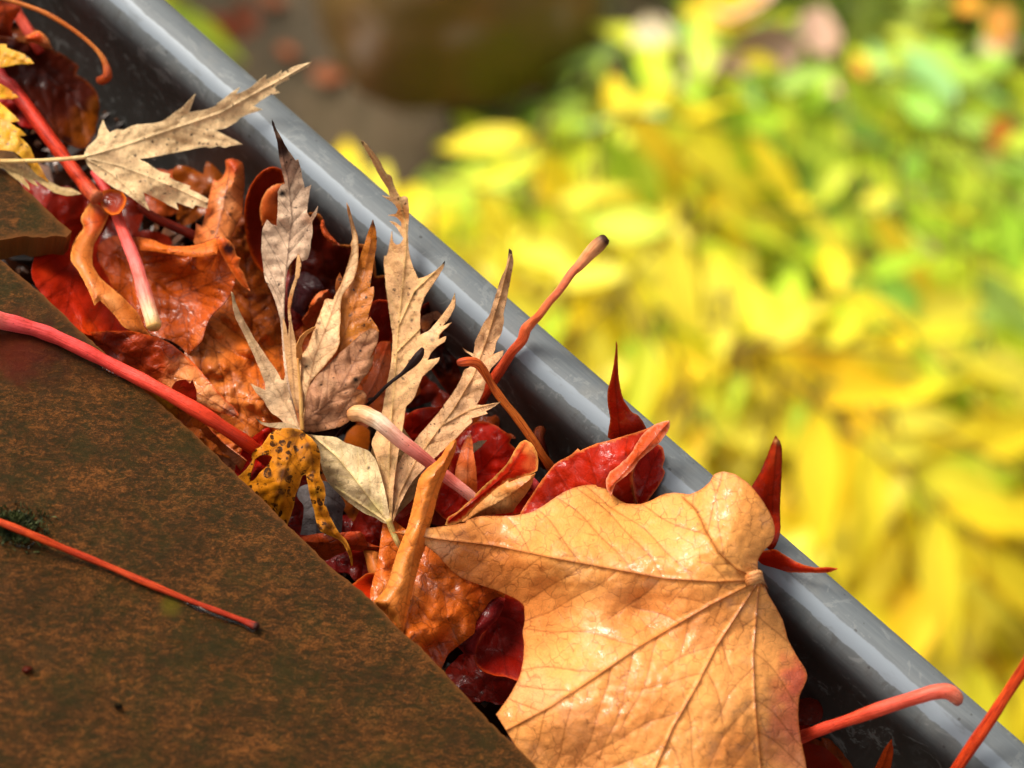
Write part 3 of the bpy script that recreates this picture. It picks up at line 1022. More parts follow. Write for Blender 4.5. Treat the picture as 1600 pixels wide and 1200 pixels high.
# rolled tan leaf with pointed top
r = leaf('rolled_leaf', (340, 320, -6), 'tan leaf rolled into an upright cone with a rusty torn top')
sheet('blade', [(1125, 0), (1150, -10), (1180, -5), (1218, 15), (1225, 100), (1218, 200), (1212, 270), (1180, 340), (1145, 420), (1110, 470), (1060, 470), (1000, 450), (965, 415), (975, 370), (980, 315), (1010, 330),
                (1025, 270), (1040, 200), (1055, 140), (1068, 95), (1085, 105), (1110, 90), (1130, 55)], [(1170, 0, -2), (1210, 200, -6), (1060, 200, -5), (980, 400, -8), (1100, 440, -4)], M_orange, r, **K2, color=(222, 128, 64),
      veins=[[(1150, 40), (1120, 230), (1060, 440)], [(1120, 230), (1190, 330)]], vauto=dict(gap=26), vcol=(110, 50, 30), bulge=3.2, seed=16, spot=0.7, crinkle=.5,
      paint=[(1170, 30, 60, (190, 62, 15), .9), (1040, 260, 35, (205, 85, 20), .8), (1130, 200, 60, (235, 160, 105), .6), (1000, 380, 40, (200, 90, 30), .6)], edge=(190, 90, 40), edge_w=2)

# maroon curl behind the standing leaf
r = leaf('curled_leaf', (410, 300, -8), 'glossy red brown leaf curled into a hook left of the tall pale spear')
sheet('blade', [(585, 560), (572, 500), (560, 460), (520, 446), (480, 450), (450, 465), (400, 510), (360, 580), (335, 660), (328, 760), (345, 900), (380, 1020), (440, 1100), (480, 1080), (480, 900), (500, 760), (540, 640)],
      [(520, 450, 0), (340, 700, -7), (440, 1080, -15), (560, 600, -6), (480, 800, -14)], M_red, r, **K3, color=(112, 20, 8), curl=0.8, edge=(190, 60, 20), edge_w=2.5, seed=18, crinkle=.4)
sheet('curled_edge', [(578, 545), (530, 550), (500, 562), (465, 592), (438, 640), (422, 700), (428, 760), (440, 810), (475, 775), (500, 800), (535, 818), (560, 760), (560, 650)], [(570, 550, 2), (425, 700, 0), (450, 800, -3), (540, 800, -5)],
      M_orange, r, **K3, color=(205, 92, 28), bulge=1.4, edge=(232, 140, 70), edge_w=2, seed=19, paint=[(540, 640, 60, (120, 35, 10), .8)])
# dark leaf with scalloped rim
r = leaf('fallen_leaf', (520, 400, -12), 'dark maroon leaf with a thin pale scalloped rim standing against the gutter wall')
sheet('blade', [(700, 740), (750, 728), (790, 735), (815, 765), (822, 800), (840, 850), (880, 900), (920, 928), (970, 936), (1020, 930), (1075, 925), (1140, 1000), (1150, 1130), (1200, 1120), (1230, 1160), (1230, 1350), (1150, 1500), (1000, 1500), (850, 1500), (700, 1400), (620, 1250), (600, 1000), (640, 850)],
      [(740, 730, -4), (1000, 935, -6), (1200, 1130, -8), (640, 900, -14), (900, 1200, -21), (1100, 1450, -24), (700, 1300, -23)], M_red, r, **K3, color=(70, 10, 6), veins=[[(1000, 1450), (850, 1150), (770, 760)], [(1000, 1450), (1020, 1200), (1050, 950)]], vauto=dict(gap=34),
      edge=(175, 85, 55), edge_w=2, seed=20, crinkle=0.8)
sheet('curled_edge', [(808, 775), (822, 772), (832, 820), (860, 862), (890, 895), (925, 932), (895, 928), (850, 905), (815, 860), (802, 815)], [(815, 775, -3), (920, 930, -4)], M_orange, r, **K3, color=(190, 80, 35), bulge=1.0, step=3, seed=21)

# brown and maroon leaf by the gutter wall
r = leaf('maple_leaf', (720, 520, -14), 'maroon leaf with an orange brown speckled half, upright against the gutter by the salmon stalk')
sheet('blade', [(385, 600), (382, 530), (410, 505), (450, 480), (490, 468), (540, 464), (600, 470), (680, 486), (730, 478), (780, 474), (815, 484), (845, 515), (868, 560), (885, 640), (900, 760), (925, 840), (930, 950), (905, 1010), (860, 1100), (760, 1180), (640, 1150), (560, 1060), (480, 950), (420, 850), (390, 700)],
      [(400, 510, -7), (600, 470, -5), (800, 478, -4), (880, 650, -6), (920, 900, -14), (600, 700, -14), (650, 1000, -24), (430, 800, -18), (800, 1100, -26)], M_brown, r, **K6, color=(140, 48, 12),
      veins=[[(560, 1000), (640, 760), (760, 500)], [(560, 1000), (500, 700), (480, 480)]], vauto=dict(gap=28), seed=22, spot=0.8, crinkle=0.8,
      paint=[(450, 580, 120, (95, 12, 8), .9), (560, 480, 60, (125, 18, 8), .9), (740, 620, 100, (182, 88, 20), .85), (800, 560, 60, (200, 100, 30), .6), (500, 850, 200, (50, 8, 4), .85), (800, 950, 130, (80, 16, 6), .9)], edge=(160, 55, 30), edge_w=2)
r = leaf('fallen_leaf', (665, 485, -7), 'small wet leaf fragment with a whitish sheen lying on the maroon leaf')
sheet('blade', [(390, 580), (440, 555), (500, 540), (560, 530), (600, 520), (590, 560), (540, 590), (470, 600), (450, 640), (410, 680), (388, 640)], [(390, 600, -9), (600, 520, -3), (420, 670, -10)], M_brown, r, **K6, color=(140, 95, 70), seed=23, step=3.5, paint=[(420, 640, 40, (200, 110, 40), .7)])
r = leaf('fallen_leaf', (590, 480, -18), 'dark red leaf with thin bright rim in the gap between two pale palmate leaves')
sheet('blade', [(60, 520), (90, 485), (130, 475), (180, 480), (215, 520), (230, 640), (210, 740), (120, 760), (60, 700)], [(130, 475, -12), (100, 740, -22), (220, 600, -16)], M_red, r, **K6, color=(105, 12, 8), edge=(190, 50, 30), edge_w=2, seed=24)
r = leaf('fallen_leaf', (495, 490, -18), 'orange leaf scrap deep in the hollow behind the standing pale leaf')
sheet('blade', [(690, 400), (730, 350), (740, 290), (790, 225), (850, 210), (880, 260), (850, 340), (790, 420), (740, 450), (700, 440)], [(700, 420, -18), (860, 230, -14), (760, 320, -13)], M_brown, r, **K4, color=(200, 92, 40), bulge=2, seed=25, paint=[(800, 260, 40, (235, 150, 100), .6)])
r = leaf('fallen_leaf', (480, 460, -20), 'wet violet grey leaf gleaming in the hollow behind the standing pale leaf')
sheet('blade', [(610, 130), (700, 90), (790, 140), (830, 200), (790, 240), (730, 300), (690, 380), (620, 330), (590, 240)], [(610, 200, -20), (800, 200, -16), (690, 370, -20)], M_brown, r, **K4, color=(58, 26, 30), bulge=2, seed=26)
r = leaf('fallen_leaf', (600, 590, -14), 'dark orange brown speckled leaf wedged under the thin black twig')
sheet('blade', [(1150, 560), (1180, 530), (1240, 535), (1250, 620), (1240, 720), (1220, 810), (1150, 880), (1080, 960), (1020, 990), (1030, 900), (1080, 800), (1130, 700)], [(1200, 540, -12), (1240, 760, -13), (1040, 980, -6), (1120, 800, -11)], M_spot, r, **K4, color=(165, 70, 14), spot=1, seed=27, veins=[[(1230, 540), (1150, 780), (1040, 970)]], paint=[(1200, 580, 60, (200, 70, 15), .7)])

# red leaves in the centre
r = leaf('maple_leaf', (670, 660, -12), 'bright red leaf with a pale sheen behind the lobes of the twin fingered pale leaf')
sheet('blade', [(300, 300), (320, 215), (360, 180), (400, 158), (470, 145), (525, 148), (560, 135), (600, 140), (640, 160), (620, 260), (540, 330), (440, 390), (340, 370)], [(320, 250, -13), (540, 140, -8), (440, 360, -15), (600, 200, -10)],
      M_red, r, **L1, color=(172, 22, 10), veins=[[(330, 340), (450, 240), (590, 140)]], vauto=dict(gap=26), edge=(200, 60, 40), edge_w=2, seed=28, crinkle=.6)
r = leaf('maple_leaf', (740, 740, -14), 'glossy scarlet leaf lying flat among the stalks below the orange stalk')
sheet('blade', [(640, 340), (700, 290), (760, 240), (830, 235), (900, 258), (960, 300), (1000, 325), (985, 370), (1020, 400), (1040, 450), (1100, 560), (1170, 640), (1160, 720), (1060, 820), (900, 840), (720, 900), (600, 860), (560, 830), (510, 780), (540, 660), (600, 560), (620, 450)],
      [(660, 340, -12), (960, 300, -9), (1000, 450, -10), (560, 800, -15), (760, 600, -11), (900, 500, -9), (1140, 680, -16), (720, 860, -16)], M_red, r, **L1, color=(188, 22, 10),
      veins=[[(560, 820), (760, 600), (980, 340)], [(560, 820), (620, 600), (760, 260)], [(560, 820), (860, 740), (1140, 680)]], vauto=dict(gap=34), edge=(205, 70, 45), edge_w=2, seed=29, crinkle=0.9, paint=[(1100, 650, 90, (110, 10, 14), .7)])
r = leaf('pointed_leaf', (728, 720, -6), 'narrow tan leaf point standing between the pale leaf and the folded red one')
sheet('blade', [(740, 308), (752, 350), (762, 450), (778, 540), (782, 640), (780, 680), (740, 680), (700, 650), (640, 620), (645, 540), (665, 460), (690, 390), (715, 335)], [(740, 310, -3), (780, 660, -8), (650, 600, -8), (720, 500, -4)], M_orange, r, **L1, color=(205, 95, 35),
      veins=[[(738, 315), (722, 480), (722, 660)]], vcol=(130, 50, 15), seed=30, step=3.5, paint=[(690, 560, 60, (228, 150, 100), .6)])
r = leaf('folded_leaf', (790, 750, -4), 'red leaf folded lengthwise so that its pale tan underside shows along the lower half')
sheet('blade', [(1030, 390), (1055, 360), (1085, 348), (1130, 378), (1158, 430), (1164, 490), (1158, 545), (1100, 572), (1040, 590), (980, 608), (900, 660), (780, 760), (680, 860), (600, 888), (580, 880), (600, 830), (655, 802), (720, 742), (810, 652), (880, 590), (970, 500)],
      [(1085, 350, 5), (1160, 540, 2), (590, 880, -8), (720, 745, -5), (900, 660, -5), (970, 500, 0)], M_red, r, **L1, color=(192, 30, 14), veins=[[(600, 860), (800, 700), (980, 550), (1080, 380)]], seed=31, edge=(240, 150, 110), edge_w=2.2,
      paint=[(1110, 400, 60, (232, 120, 90), .75), (1120, 500, 60, (225, 90, 70), .7), (1020, 430, 30, (230, 120, 90), .5)])
sheet('underside', [(1145, 562), (1120, 640), (1080, 700), (1030, 760), (1005, 805), (940, 812), (860, 818), (750, 850), (690, 880), (620, 888), (690, 848), (790, 752), (860, 690), (905, 650), (960, 615), (975, 600), (985, 612), (1060, 582)],
      [(1140, 566, 3), (1010, 790, -5), (630, 885, -7), (980, 610, 1), (820, 740, -3)], M_orange, r, **L1, color=(228, 150, 78), bulge=2.2, veins=[[(1120, 590), (980, 700), (700, 860)]], vauto=dict(gap=24), vcol=(160, 90, 45), vamt=.4, seed=32,
      paint=[(900, 730, 80, (246, 190, 120), .6), (1060, 640, 50, (200, 100, 40), .6)], spot=.5)

# red leaf with spike
r = leaf('maple_leaf', (930, 700, -2), 'crimson leaf with one long thin spike rising past the bead, behind the big orange leaf')
sheet('blade', [(30, 890), (60, 840), (90, 795), (140, 720), (190, 658), (225, 635), (262, 618), (300, 584), (310, 594), (380, 562), (450, 545), (530, 520), (600, 500), (660, 470), (715, 458), (718, 490), (685, 540), (620, 590), (560, 650), (547, 700), (553, 780), (566, 850),
                (600, 1000), (300, 1050), (60, 980)], [(40, 880, -10), (190, 660, -4), (310, 590, -1), (450, 545, 3), (600, 500, 6), (715, 460, 10), (560, 650, 4), (560, 800, -4), (430, 720, 2), (300, 760, -3), (300, 1040, -14), (560, 1000, -16)], M_red, r, **L2, color=(178, 28, 12),
      veins=[[(420, 900), (250, 760), (190, 670)], [(420, 900), (480, 700), (640, 540)], [(420, 900), (380, 720), (340, 590)]], vauto=dict(gap=36), seed=33, crinkle=.7, edge=(228, 110, 80), edge_w=2, paint=[(360, 640, 120, (150, 18, 10), .6)])
sheet('folded_edge', [(716, 457), (719, 482), (700, 520), (670, 560), (625, 596), (575, 640), (550, 680), (510, 715), (470, 745), (450, 800), (428, 765), (425, 730), (445, 690), (480, 660), (520, 630), (545, 600), (560, 570), (600, 510), (650, 475), (690, 460)],
      [(715, 460, 11), (560, 620, 6), (440, 740, 3), (650, 480, 9)], M_orange, r, **L2, color=(214, 84, 30), bulge=1.0, crinkle=.5, veins=[[(714, 462), (620, 570), (520, 680), (440, 770)]], vauto=dict(gap=18),  seed=34, edge=(244, 160, 120), edge_w=2)
sheet('lobe', [(548, 660), (600, 600), (655, 558), (688, 580), (696, 630), (683, 672), (698, 690), (682, 730), (645, 785), (612, 828), (575, 850), (558, 810), (545, 720)], [(560, 650, 2), (690, 600, 2), (690, 690, 1), (570, 840, -4)], M_red, r, **L2, color=(158, 18, 14),
      veins=[[(570, 830), (620, 710), (670, 590)]], vauto=dict(gap=20), edge=(214, 90, 80), edge_w=2, seed=35)
sheet('spike', [(473, 95), (480, 110), (481, 200), (488, 290), (507, 365), (545, 420), (570, 428), (592, 455), (614, 495), (600, 540), (530, 570), (455, 590), (432, 575), (436, 510), (447, 450), (434, 380), (434, 320), (448, 270), (460, 210), (470, 140)],
      [(474, 95, 30), (440, 350, 14), (600, 495, 4), (540, 560, 0), (440, 575, -3), (500, 400, 9)], M_red, r, **L2, color=(150, 22, 10), bulge=1.2, veins=[[(474, 110), (470, 300), (490, 520)]], seed=36, step=3, edge=(190, 80, 50), edge_w=1.6, paint=[(475, 120, 60, (80, 18, 10), .7)])
# red pieces right of the big leaf
r = leaf('maple_leaf', (1190, 850, 2), 'red leaf behind the big orange one, one point upright and one across the bead')
sheet('blade', [(1195, 527), (1216, 545), (1228, 580), (1227, 700), (1218, 850), (1222, 960), (1205, 1018), (1184, 1048), (1150, 1060), (1090, 1000), (1050, 880), (1080, 780), (1090, 755), (1130, 690), (1162, 610), (1180, 560)],
      [(1205, 530, 26), (1120, 720, 12), (1225, 800, 10), (1190, 1040, 2), (1070, 900, 0)], M_red, r, **L2, color=(176, 32, 14), bulge=1.5, veins=[[(1180, 1020), (1185, 800), (1205, 550)]], seed=37, step=4, spot=.4, edge=(120, 30, 14), edge_w=2,
      paint=[(1205, 545, 25, (200, 140, 120), .7), (1205, 620, 50, (205, 60, 40), .6)])
sheet('side_point', [(1165, 1046), (1195, 1040), (1240, 1068), (1290, 1098), (1330, 1115), (1380, 1127), (1440, 1121), (1480, 1132), (1440, 1149), (1380, 1150), (1250, 1147), (1120, 1148), (1060, 1150), (1060, 1060)],
      [(1170, 1050, 3), (1478, 1133, 6), (1250, 1147, 1), (1300, 1100, 5)], M_red, r, **L2, color=(180, 30, 12), bulge=1.0, seed=38, step=3.5, edge=(226, 90, 60), edge_w=1.8)

# grey leaf, curled brown, reds under the spotted leaf
r = leaf('fallen_leaf', (500, 800, -17), 'small silver grey leaf fragment below the yellow spotted leaf')
sheet('blade', [(450, 620), (470, 560), (560, 535), (640, 525), (700, 575), (762, 672), (742, 725), (738, 850), (700, 870), (640, 845), (560, 870), (478, 862), (495, 750), (500, 680)], [(480, 600, -15), (740, 680, -14), (500, 860, -17), (720, 850, -17), (600, 700, -13)],
      M_dry, r, **K5, color=(120, 112, 112), veins=[[(600, 540), (590, 700), (580, 860)]], vauto=dict(gap=20), vcol=(50, 42, 42), seed=40, spot=.6, crinkle=.8)
r = leaf('curled_leaf', (550, 850, -10), 'glossy red brown curled leaf under the drooping yellow strand')
sheet('blade', [(440, 890), (470, 878), (520, 865), (620, 850), (720, 850), (790, 842), (850, 840), (880, 865), (888, 905), (940, 928), (1020, 942), (940, 962), (850, 962), (780, 960), (700, 990), (640, 1028), (600, 1012), (520, 965)],
      [(450, 890, -9), (870, 870, -6), (1010, 942, -10), (640, 1020, -12), (650, 900, -6)], M_brown, r, **K5, color=(178, 66, 22), bulge=1.6, veins=[[(470, 900), (650, 920), (1000, 942)]], vauto=dict(gap=24), seed=41, crinkle=.6, paint=[(800, 900, 60, (140, 30, 10), .6)])
r = leaf('fallen_leaf', (590, 850, -16), 'blood red leaf beneath the pale leaf base, left of the tall rolled leaf')
sheet('blade', [(790, 820), (850, 705), (900, 730), (960, 765), (1010, 790), (1060, 800), (1200, 700), (1250, 900), (1120, 1100), (1040, 1200), (960, 1180), (820, 1160), (780, 1100), (800, 950)], [(850, 720, -12), (1050, 820, -13), (800, 1100, -18), (1040, 1180, -16), (1200, 760, -15)],
      M_red, r, **K5, color=(150, 20, 8), veins=[[(860, 740), (960, 900), (1020, 1160)]], vauto=dict(gap=30), seed=42, crinkle=1.1)
r = leaf('rolled_leaf', (590, 890, -9), 'short tan rolled leaf between the red leaves beside the slate edge')
sheet('blade', [(870, 960), (900, 955), (960, 962), (985, 1020), (1010, 1080), (1032, 1130), (1020, 1190), (960, 1150), (905, 1110), (890, 1040)], [(900, 960, -10), (1020, 1160, -9)], M_orange, r, **K5, color=(212, 118, 48), bulge=2.2, seed=43, step=3.5)
r = leaf('curled_leaf', (575, 915, -5), 'small cupped scarlet leaf tip peeping over the slate edge')
sheet('blade', [(165, 485), (210, 448), (260, 413), (300, 410), (350, 438), (380, 490), (365, 540), (300, 575), (240, 570)], [(170, 485, -4), (300, 412, -6), (375, 490, -6), (270, 560, -5), (290, 480, -9)], M_red, r, **L3, color=(190, 36, 10), seed=44, step=3.5, edge=(220, 90, 50), edge_w=2, paint=[(310, 460, 45, (110, 12, 8), .7)])

# deep red below the big leaf
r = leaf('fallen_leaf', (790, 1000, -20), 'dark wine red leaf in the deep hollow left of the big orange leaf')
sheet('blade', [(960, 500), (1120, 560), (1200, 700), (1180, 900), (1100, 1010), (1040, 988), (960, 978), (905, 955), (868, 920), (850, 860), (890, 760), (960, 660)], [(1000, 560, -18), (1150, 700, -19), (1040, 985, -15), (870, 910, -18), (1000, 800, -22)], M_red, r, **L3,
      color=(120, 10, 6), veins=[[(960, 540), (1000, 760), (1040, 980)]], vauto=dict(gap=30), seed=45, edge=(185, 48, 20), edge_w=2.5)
r = leaf('fallen_leaf', (750, 960, -16), 'wet purplish red leaf strip crossing the hollow with a pale gleam')
sheet('blade', [(900, 500), (1028, 552), (1018, 610), (985, 670), (940, 715), (900, 745), (875, 800), (860, 870), (800, 860), (755, 805), (800, 740), (860, 660)], [(950, 520, -14), (1000, 640, -13), (800, 830, -16), (900, 700, -12)], M_brown, r, **L3, color=(118, 20, 20), bulge=2, seed=46, edge=(170, 50, 40), edge_w=2)

# --- curled upright orange leaf beside the big one
r = leaf('rolled_leaf', (640, 850, 0), 'tall ochre leaf rolled into a tube, its base spread at the slate edge')
sheet('blade', [(600, 800), (666, 853), (683, 866), (705, 892), (740, 905), (790, 925), (785, 945), (760, 960), (748, 985), (728, 1000), (715, 1010), (700, 1022), (690, 1045), (680, 1060), (640, 1010), (600, 972), (575, 935), (590, 880)],
      [(600, 900, -7), (666, 855, -5), (700, 890, -6), (770, 930, -13), (685, 1045, -12), (600, 960, -3), (650, 960, -4), (710, 960, -8)], M_brown, r, color=(206, 100, 28), veins=[[(650, 870), (645, 940), (632, 990)], [(650, 890), (700, 930), (760, 945)]], vauto=dict(gap=30), vcol=(130, 55, 14),
      seed=48, crinkle=1.1, puff=.7, spot=.3, paint=[(760, 925, 35, (190, 70, 14), .6), (690, 1020, 40, (165, 40, 10), .7), (620, 930, 40, (224, 140, 60), .6)])
sheet('rolled_side', [(712, 686), (705, 690), (696, 700), (690, 712), (680, 722), (667, 732), (658, 741), (653, 752), (650, 766), (645, 790), (641, 806), (636, 824), (629, 842), (621, 862), (614, 884), (607, 910), (598, 926), (583, 939), (596, 955), (612, 972), (630, 992), (636, 960), (643, 930),
                      (650, 900), (657, 876), (666, 852), (671, 826), (678, 800), (683, 778), (689, 758), (697, 738), (704, 722), (711, 706), (714, 694)], [(712, 688, 10), (665, 760, 6), (640, 850, 3), (610, 930, 1), (625, 985, -2), (655, 880, 1)],
      M_orange, r, color=(222, 130, 50), bulge=3.0, veins=[[(710, 692), (676, 770), (648, 860), (628, 980)]], vauto=dict(gap=36, ang=40), vcol=(150, 75, 25), vamt=.45, seed=49, step=4, spot=.4, crinkle=.3, paint=[(700, 715, 25, (205, 110, 40), .6), (625, 900, 35, (230, 150, 70), .5), (665, 860, 25, (190, 95, 35), .6)])

# --- the big orange leaf
r = leaf('maple_leaf', (1184, 905, 12), 'biggest leaf, smooth orange with branching veins, lying across the gutter at the lower right')
big = [(612, 832), (640, 827), (680, 824), (727, 817), (728, 813), (750, 806), (775, 806), (800, 806), (828, 801), (845, 793), (865, 779), (885, 766), (910, 758), (932, 757), (950, 765), (962, 778), (978, 787), (1000, 788), (1020, 781), (1035, 772), (1055, 769),
       (1078, 773), (1098, 763), (1110, 752), (1116, 740), (1130, 736), (1150, 741), (1172, 757), (1190, 780), (1206, 806), (1212, 830), (1206, 848), (1192, 862), (1184, 874), (1184, 890), (1192, 903), (1198, 925), (1212, 948), (1224, 970), (1231, 1000), (1245, 1025), (1259, 1046), (1262, 1058), (1255, 1075), (1248, 1090),
       (1247, 1120), (1250, 1150), (1258, 1185), (1266, 1240), (1180, 1300), (1040, 1330), (900, 1300), (840, 1220), (805, 1165), (775, 1116), (787, 1100), (798, 1084), (813, 1055), (818, 1030), (819, 1005), (816, 990), (820, 970), (819, 946), (809, 937), (781, 924), (753, 915), (725, 905), (705, 892), (683, 866), (667, 853), (650, 842)]
bv = [[(1184, 906), (1120, 909), (1040, 904), (940, 886), (860, 871), (770, 852), (690, 843), (616, 832)],
      [(1182, 908), (1110, 945), (1000, 1010), (920, 1065), (860, 1105), (790, 1142)],
      [(1184, 910), (1120, 1010), (1090, 1070), (1050, 1140), (1025, 1200), (1000, 1300)],
      [(1186, 912), (1182, 960), (1177, 1030), (1180, 1100), (1188, 1190), (1195, 1270)],
      [(1182, 904), (1150, 888), (1122, 862), (1103, 830), (1088, 796), (1068, 778)]]
sheet('blade', big, [(1184, 906, 9), (1130, 738, 12), (1205, 815, 11), (1150, 820, 15), (1060, 770, 6), (960, 790, 0), (900, 760, 1), (830, 802, -1), (615, 832, 2), (690, 843, 1), (860, 871, 8), (1000, 897, 11), (800, 930, -8), (700, 888, -4), (850, 920, -1), (1000, 950, 5),
                     (820, 1010, -7), (900, 1000, 4), (775, 1115, -5), (860, 1105, 4), (1000, 1010, 9), (1100, 1000, 8), (1050, 1140, 9), (920, 1200, 0), (1120, 1200, 7), (1180, 1080, 8), (1258, 1050, -2), (1230, 1000, 0), (1250, 1180, -4), (1215, 960, 3), (1090, 900, 13), (1040, 1300, 6), (840, 1210, -5), (1080, 850, 12)],
      M_big, r, color=(240, 164, 86), step=4.2, veins=bv, vauto=dict(gap=60, ang=50), vcol=(158, 88, 34), vamt=0.85, vw=2.1, ridge=0.6, puff=0.28, crinkle=0.4, crs=60, spot=0.28, edge=(190, 105, 45), edge_w=2, seed=50,
      paint=[(1250, 1060, 45, (215, 85, 60), .85), (1240, 1120, 45, (228, 118, 90), .7), (1235, 1170, 50, (226, 130, 95), .6), (1080, 830, 120, (238, 168, 84), .6), (940, 820, 110, (238, 162, 76), .55), (1160, 800, 70, (236, 158, 78), .6), (760, 890, 90, (196, 105, 38), .7), (830, 950, 80, (205, 112, 46), .6),
             (690, 860, 25, (232, 175, 130), .7), (840, 1080, 50, (236, 176, 120), .6), (900, 1160, 90, (222, 138, 80), .5), (1150, 1180, 60, (205, 115, 45), .6), (1000, 940, 90, (218, 126, 56), .5), (1100, 960, 70, (206, 118, 48), .5), (1000, 1100, 80, (222, 132, 60), .5)])
stem('petiole', [(1168, 910, 11, 5), (1178, 905, 12.5, 8), (1186, 903, 12, 8.5), (1192, 910, 9, 7), (1196, 920, 4, 5)], [(190, 120, 60), (220, 165, 110), (150, 90, 50)], M_wood, r, rough=.35, seed=3)

# --- pale palmate leaf lying over the bead
r = leaf('palmate_leaf', (133, 246, 0), 'straw coloured two lobed leaf with toothed edges, one long lobe crossing the gutter bead')
sheet('blade', [(418, 772), (440, 730), (487, 690), (492, 650), (515, 598), (532, 640), (550, 662), (585, 645), (620, 650), (655, 628), (700, 620), (760, 617), (815, 606), (862, 570), (920, 530), (977, 466), (965, 510), (944, 562), (1000, 553), (1060, 540), (1110, 500), (1150, 468), (1197, 436), (1184, 472), (1240, 447), (1290, 405), (1332, 376), (1328, 400),
                (1370, 378), (1408, 350), (1405, 368), (1470, 330), (1560, 308), (1542, 335), (1492, 360), (1440, 386), (1448, 395), (1385, 424), (1372, 440), (1402, 464), (1350, 474), (1300, 505), (1270, 530), (1312, 548), (1240, 572), (1200, 590), (1180, 612), (1130, 640), (1078, 652), (1140, 682), (1214, 721), (1150, 730), (1120, 740), (1095, 728), (1048, 742), (1030, 732),
                (960, 745), (850, 768), (760, 785), (695, 795), (730, 810), (762, 832), (800, 858), (852, 870), (845, 886), (880, 905), (952, 930), (948, 945), (1000, 970), (1042, 995), (1036, 1042), (975, 1025), (965, 1042), (880, 1010), (893, 1048), (850, 1030), (800, 1000), (715, 960), (728, 1000), (748, 1052), (700, 1022), (620, 960), (580, 945), (540, 920), (480, 872), (436, 825)],
      [(420, 785, 1), (520, 620, 2), (700, 700, -1), (900, 640, 0), (970, 480, 6), (1080, 590, 3), (1200, 520, 5), (1400, 400, 9), (1555, 312, 12), (1210, 720, 0), (900, 745, -3), (700, 800, 0), (750, 1045, -3), (800, 920, 0), (1035, 1030, -4), (560, 880, 0)], M_dry, r, **K1, color=(240, 204, 152),
      step=3.6, veins=[[(420, 785), (600, 735), (800, 665), (950, 615), (1100, 565), (1250, 480), (1400, 400), (1550, 313)], [(420, 788), (600, 830), (760, 890), (900, 950), (1035, 1015)], [(420, 788), (560, 870), (660, 960), (740, 1045)]], vauto=dict(gap=28, ang=40), vcol=(240, 215, 165), vamt=.55, seed=52, spot=.9,
      puff=.3, ridge=.4, crinkle=.4, paint=[(1480, 340, 60, (150, 115, 85), .6), (850, 690, 90, (196, 160, 112), .5), (520, 790, 80, (188, 152, 108), .55), (720, 890, 90, (205, 170, 120), .5), (940, 600, 60, (240, 210, 160), .5), (1250, 510, 60, (214, 180, 130), .4)], edge=(235, 208, 160), edge_w=1.6)
stem('petiole', [(-80, 806, 1, 4), (60, 806, 1, 3.8), (200, 803, 1.5, 3.6), (330, 795, 1.5, 3.6), (425, 786, 1.5, 4)], [(225, 180, 110), (238, 205, 140), (240, 215, 160)], M_stem, r, **K1, seed=5)
r = leaf('palmate_leaf', (30, 270, -4), 'faded thin leaf with narrow finger lobes under the yellow leaf at the left edge')
sheet('blade', [(-60, 735), (0, 745), (60, 757), (110, 800), (170, 855), (250, 905), (300, 935), (360, 940), (408, 968), (370, 977), (330, 978), (270, 962), (215, 925), (165, 890), (192, 932), (150, 910), (100, 868), (142, 920), (150, 947), (110, 915), (60, 880), (20, 840), (-60, 825)],
      [(0, 780, -1), (200, 890, -3), (405, 970, -3), (145, 940, -1)], M_dry, r, **K1, color=(206, 176, 118), step=3.2, veins=[[(-20, 780), (150, 850), (280, 935), (400, 968)]], vcol=(235, 210, 160), seed=53, spot=.6, crinkle=.4)
# --- yellow leaf at the left edge
r = leaf('maple_leaf', (-10, 150, 2), 'yellow jagged leaf with brown specks cut by the left edge')
sheet('blade', [(-60, 222), (10, 220), (34, 222), (32, 238), (80, 255), (120, 270), (150, 292), (169, 318), (130, 320), (95, 320), (40, 330), (0, 338), (-40, 345), (-40, 418), (0, 418), (25, 432), (60, 455), (93, 485), (60, 496), (0, 494), (-30, 496), (0, 512), (40, 547), (68, 572), (97, 605), (50, 610), (80, 635), (102, 645), (132, 675), (98, 682), (150, 732),
                (172, 790), (210, 845), (242, 910), (180, 872), (130, 810), (90, 770), (60, 755), (0, 750), (-60, 748), (-150, 600), (-150, 300)], [(-60, 300, 3), (165, 318, 1), (90, 485, 0), (-20, 600, 3), (130, 675, 2), (240, 905, -1), (0, 740, 2)], M_spot, r, **K1, color=(250, 186, 34), step=3.8,
      veins=[[(-140, 500), (-20, 380), (20, 270), (150, 312)], [(-140, 500), (-20, 560), (80, 680), (230, 900)], [(-140, 500), (80, 485)]], vauto=dict(gap=24), vcol=(225, 150, 30), vamt=.5, seed=54, spot=.75, crinkle=.6, paint=[(60, 465, 50, (235, 120, 20), .6), (20, 620, 40, (225, 120, 20), .5), (220, 880, 30, (225, 130, 30), .6)])

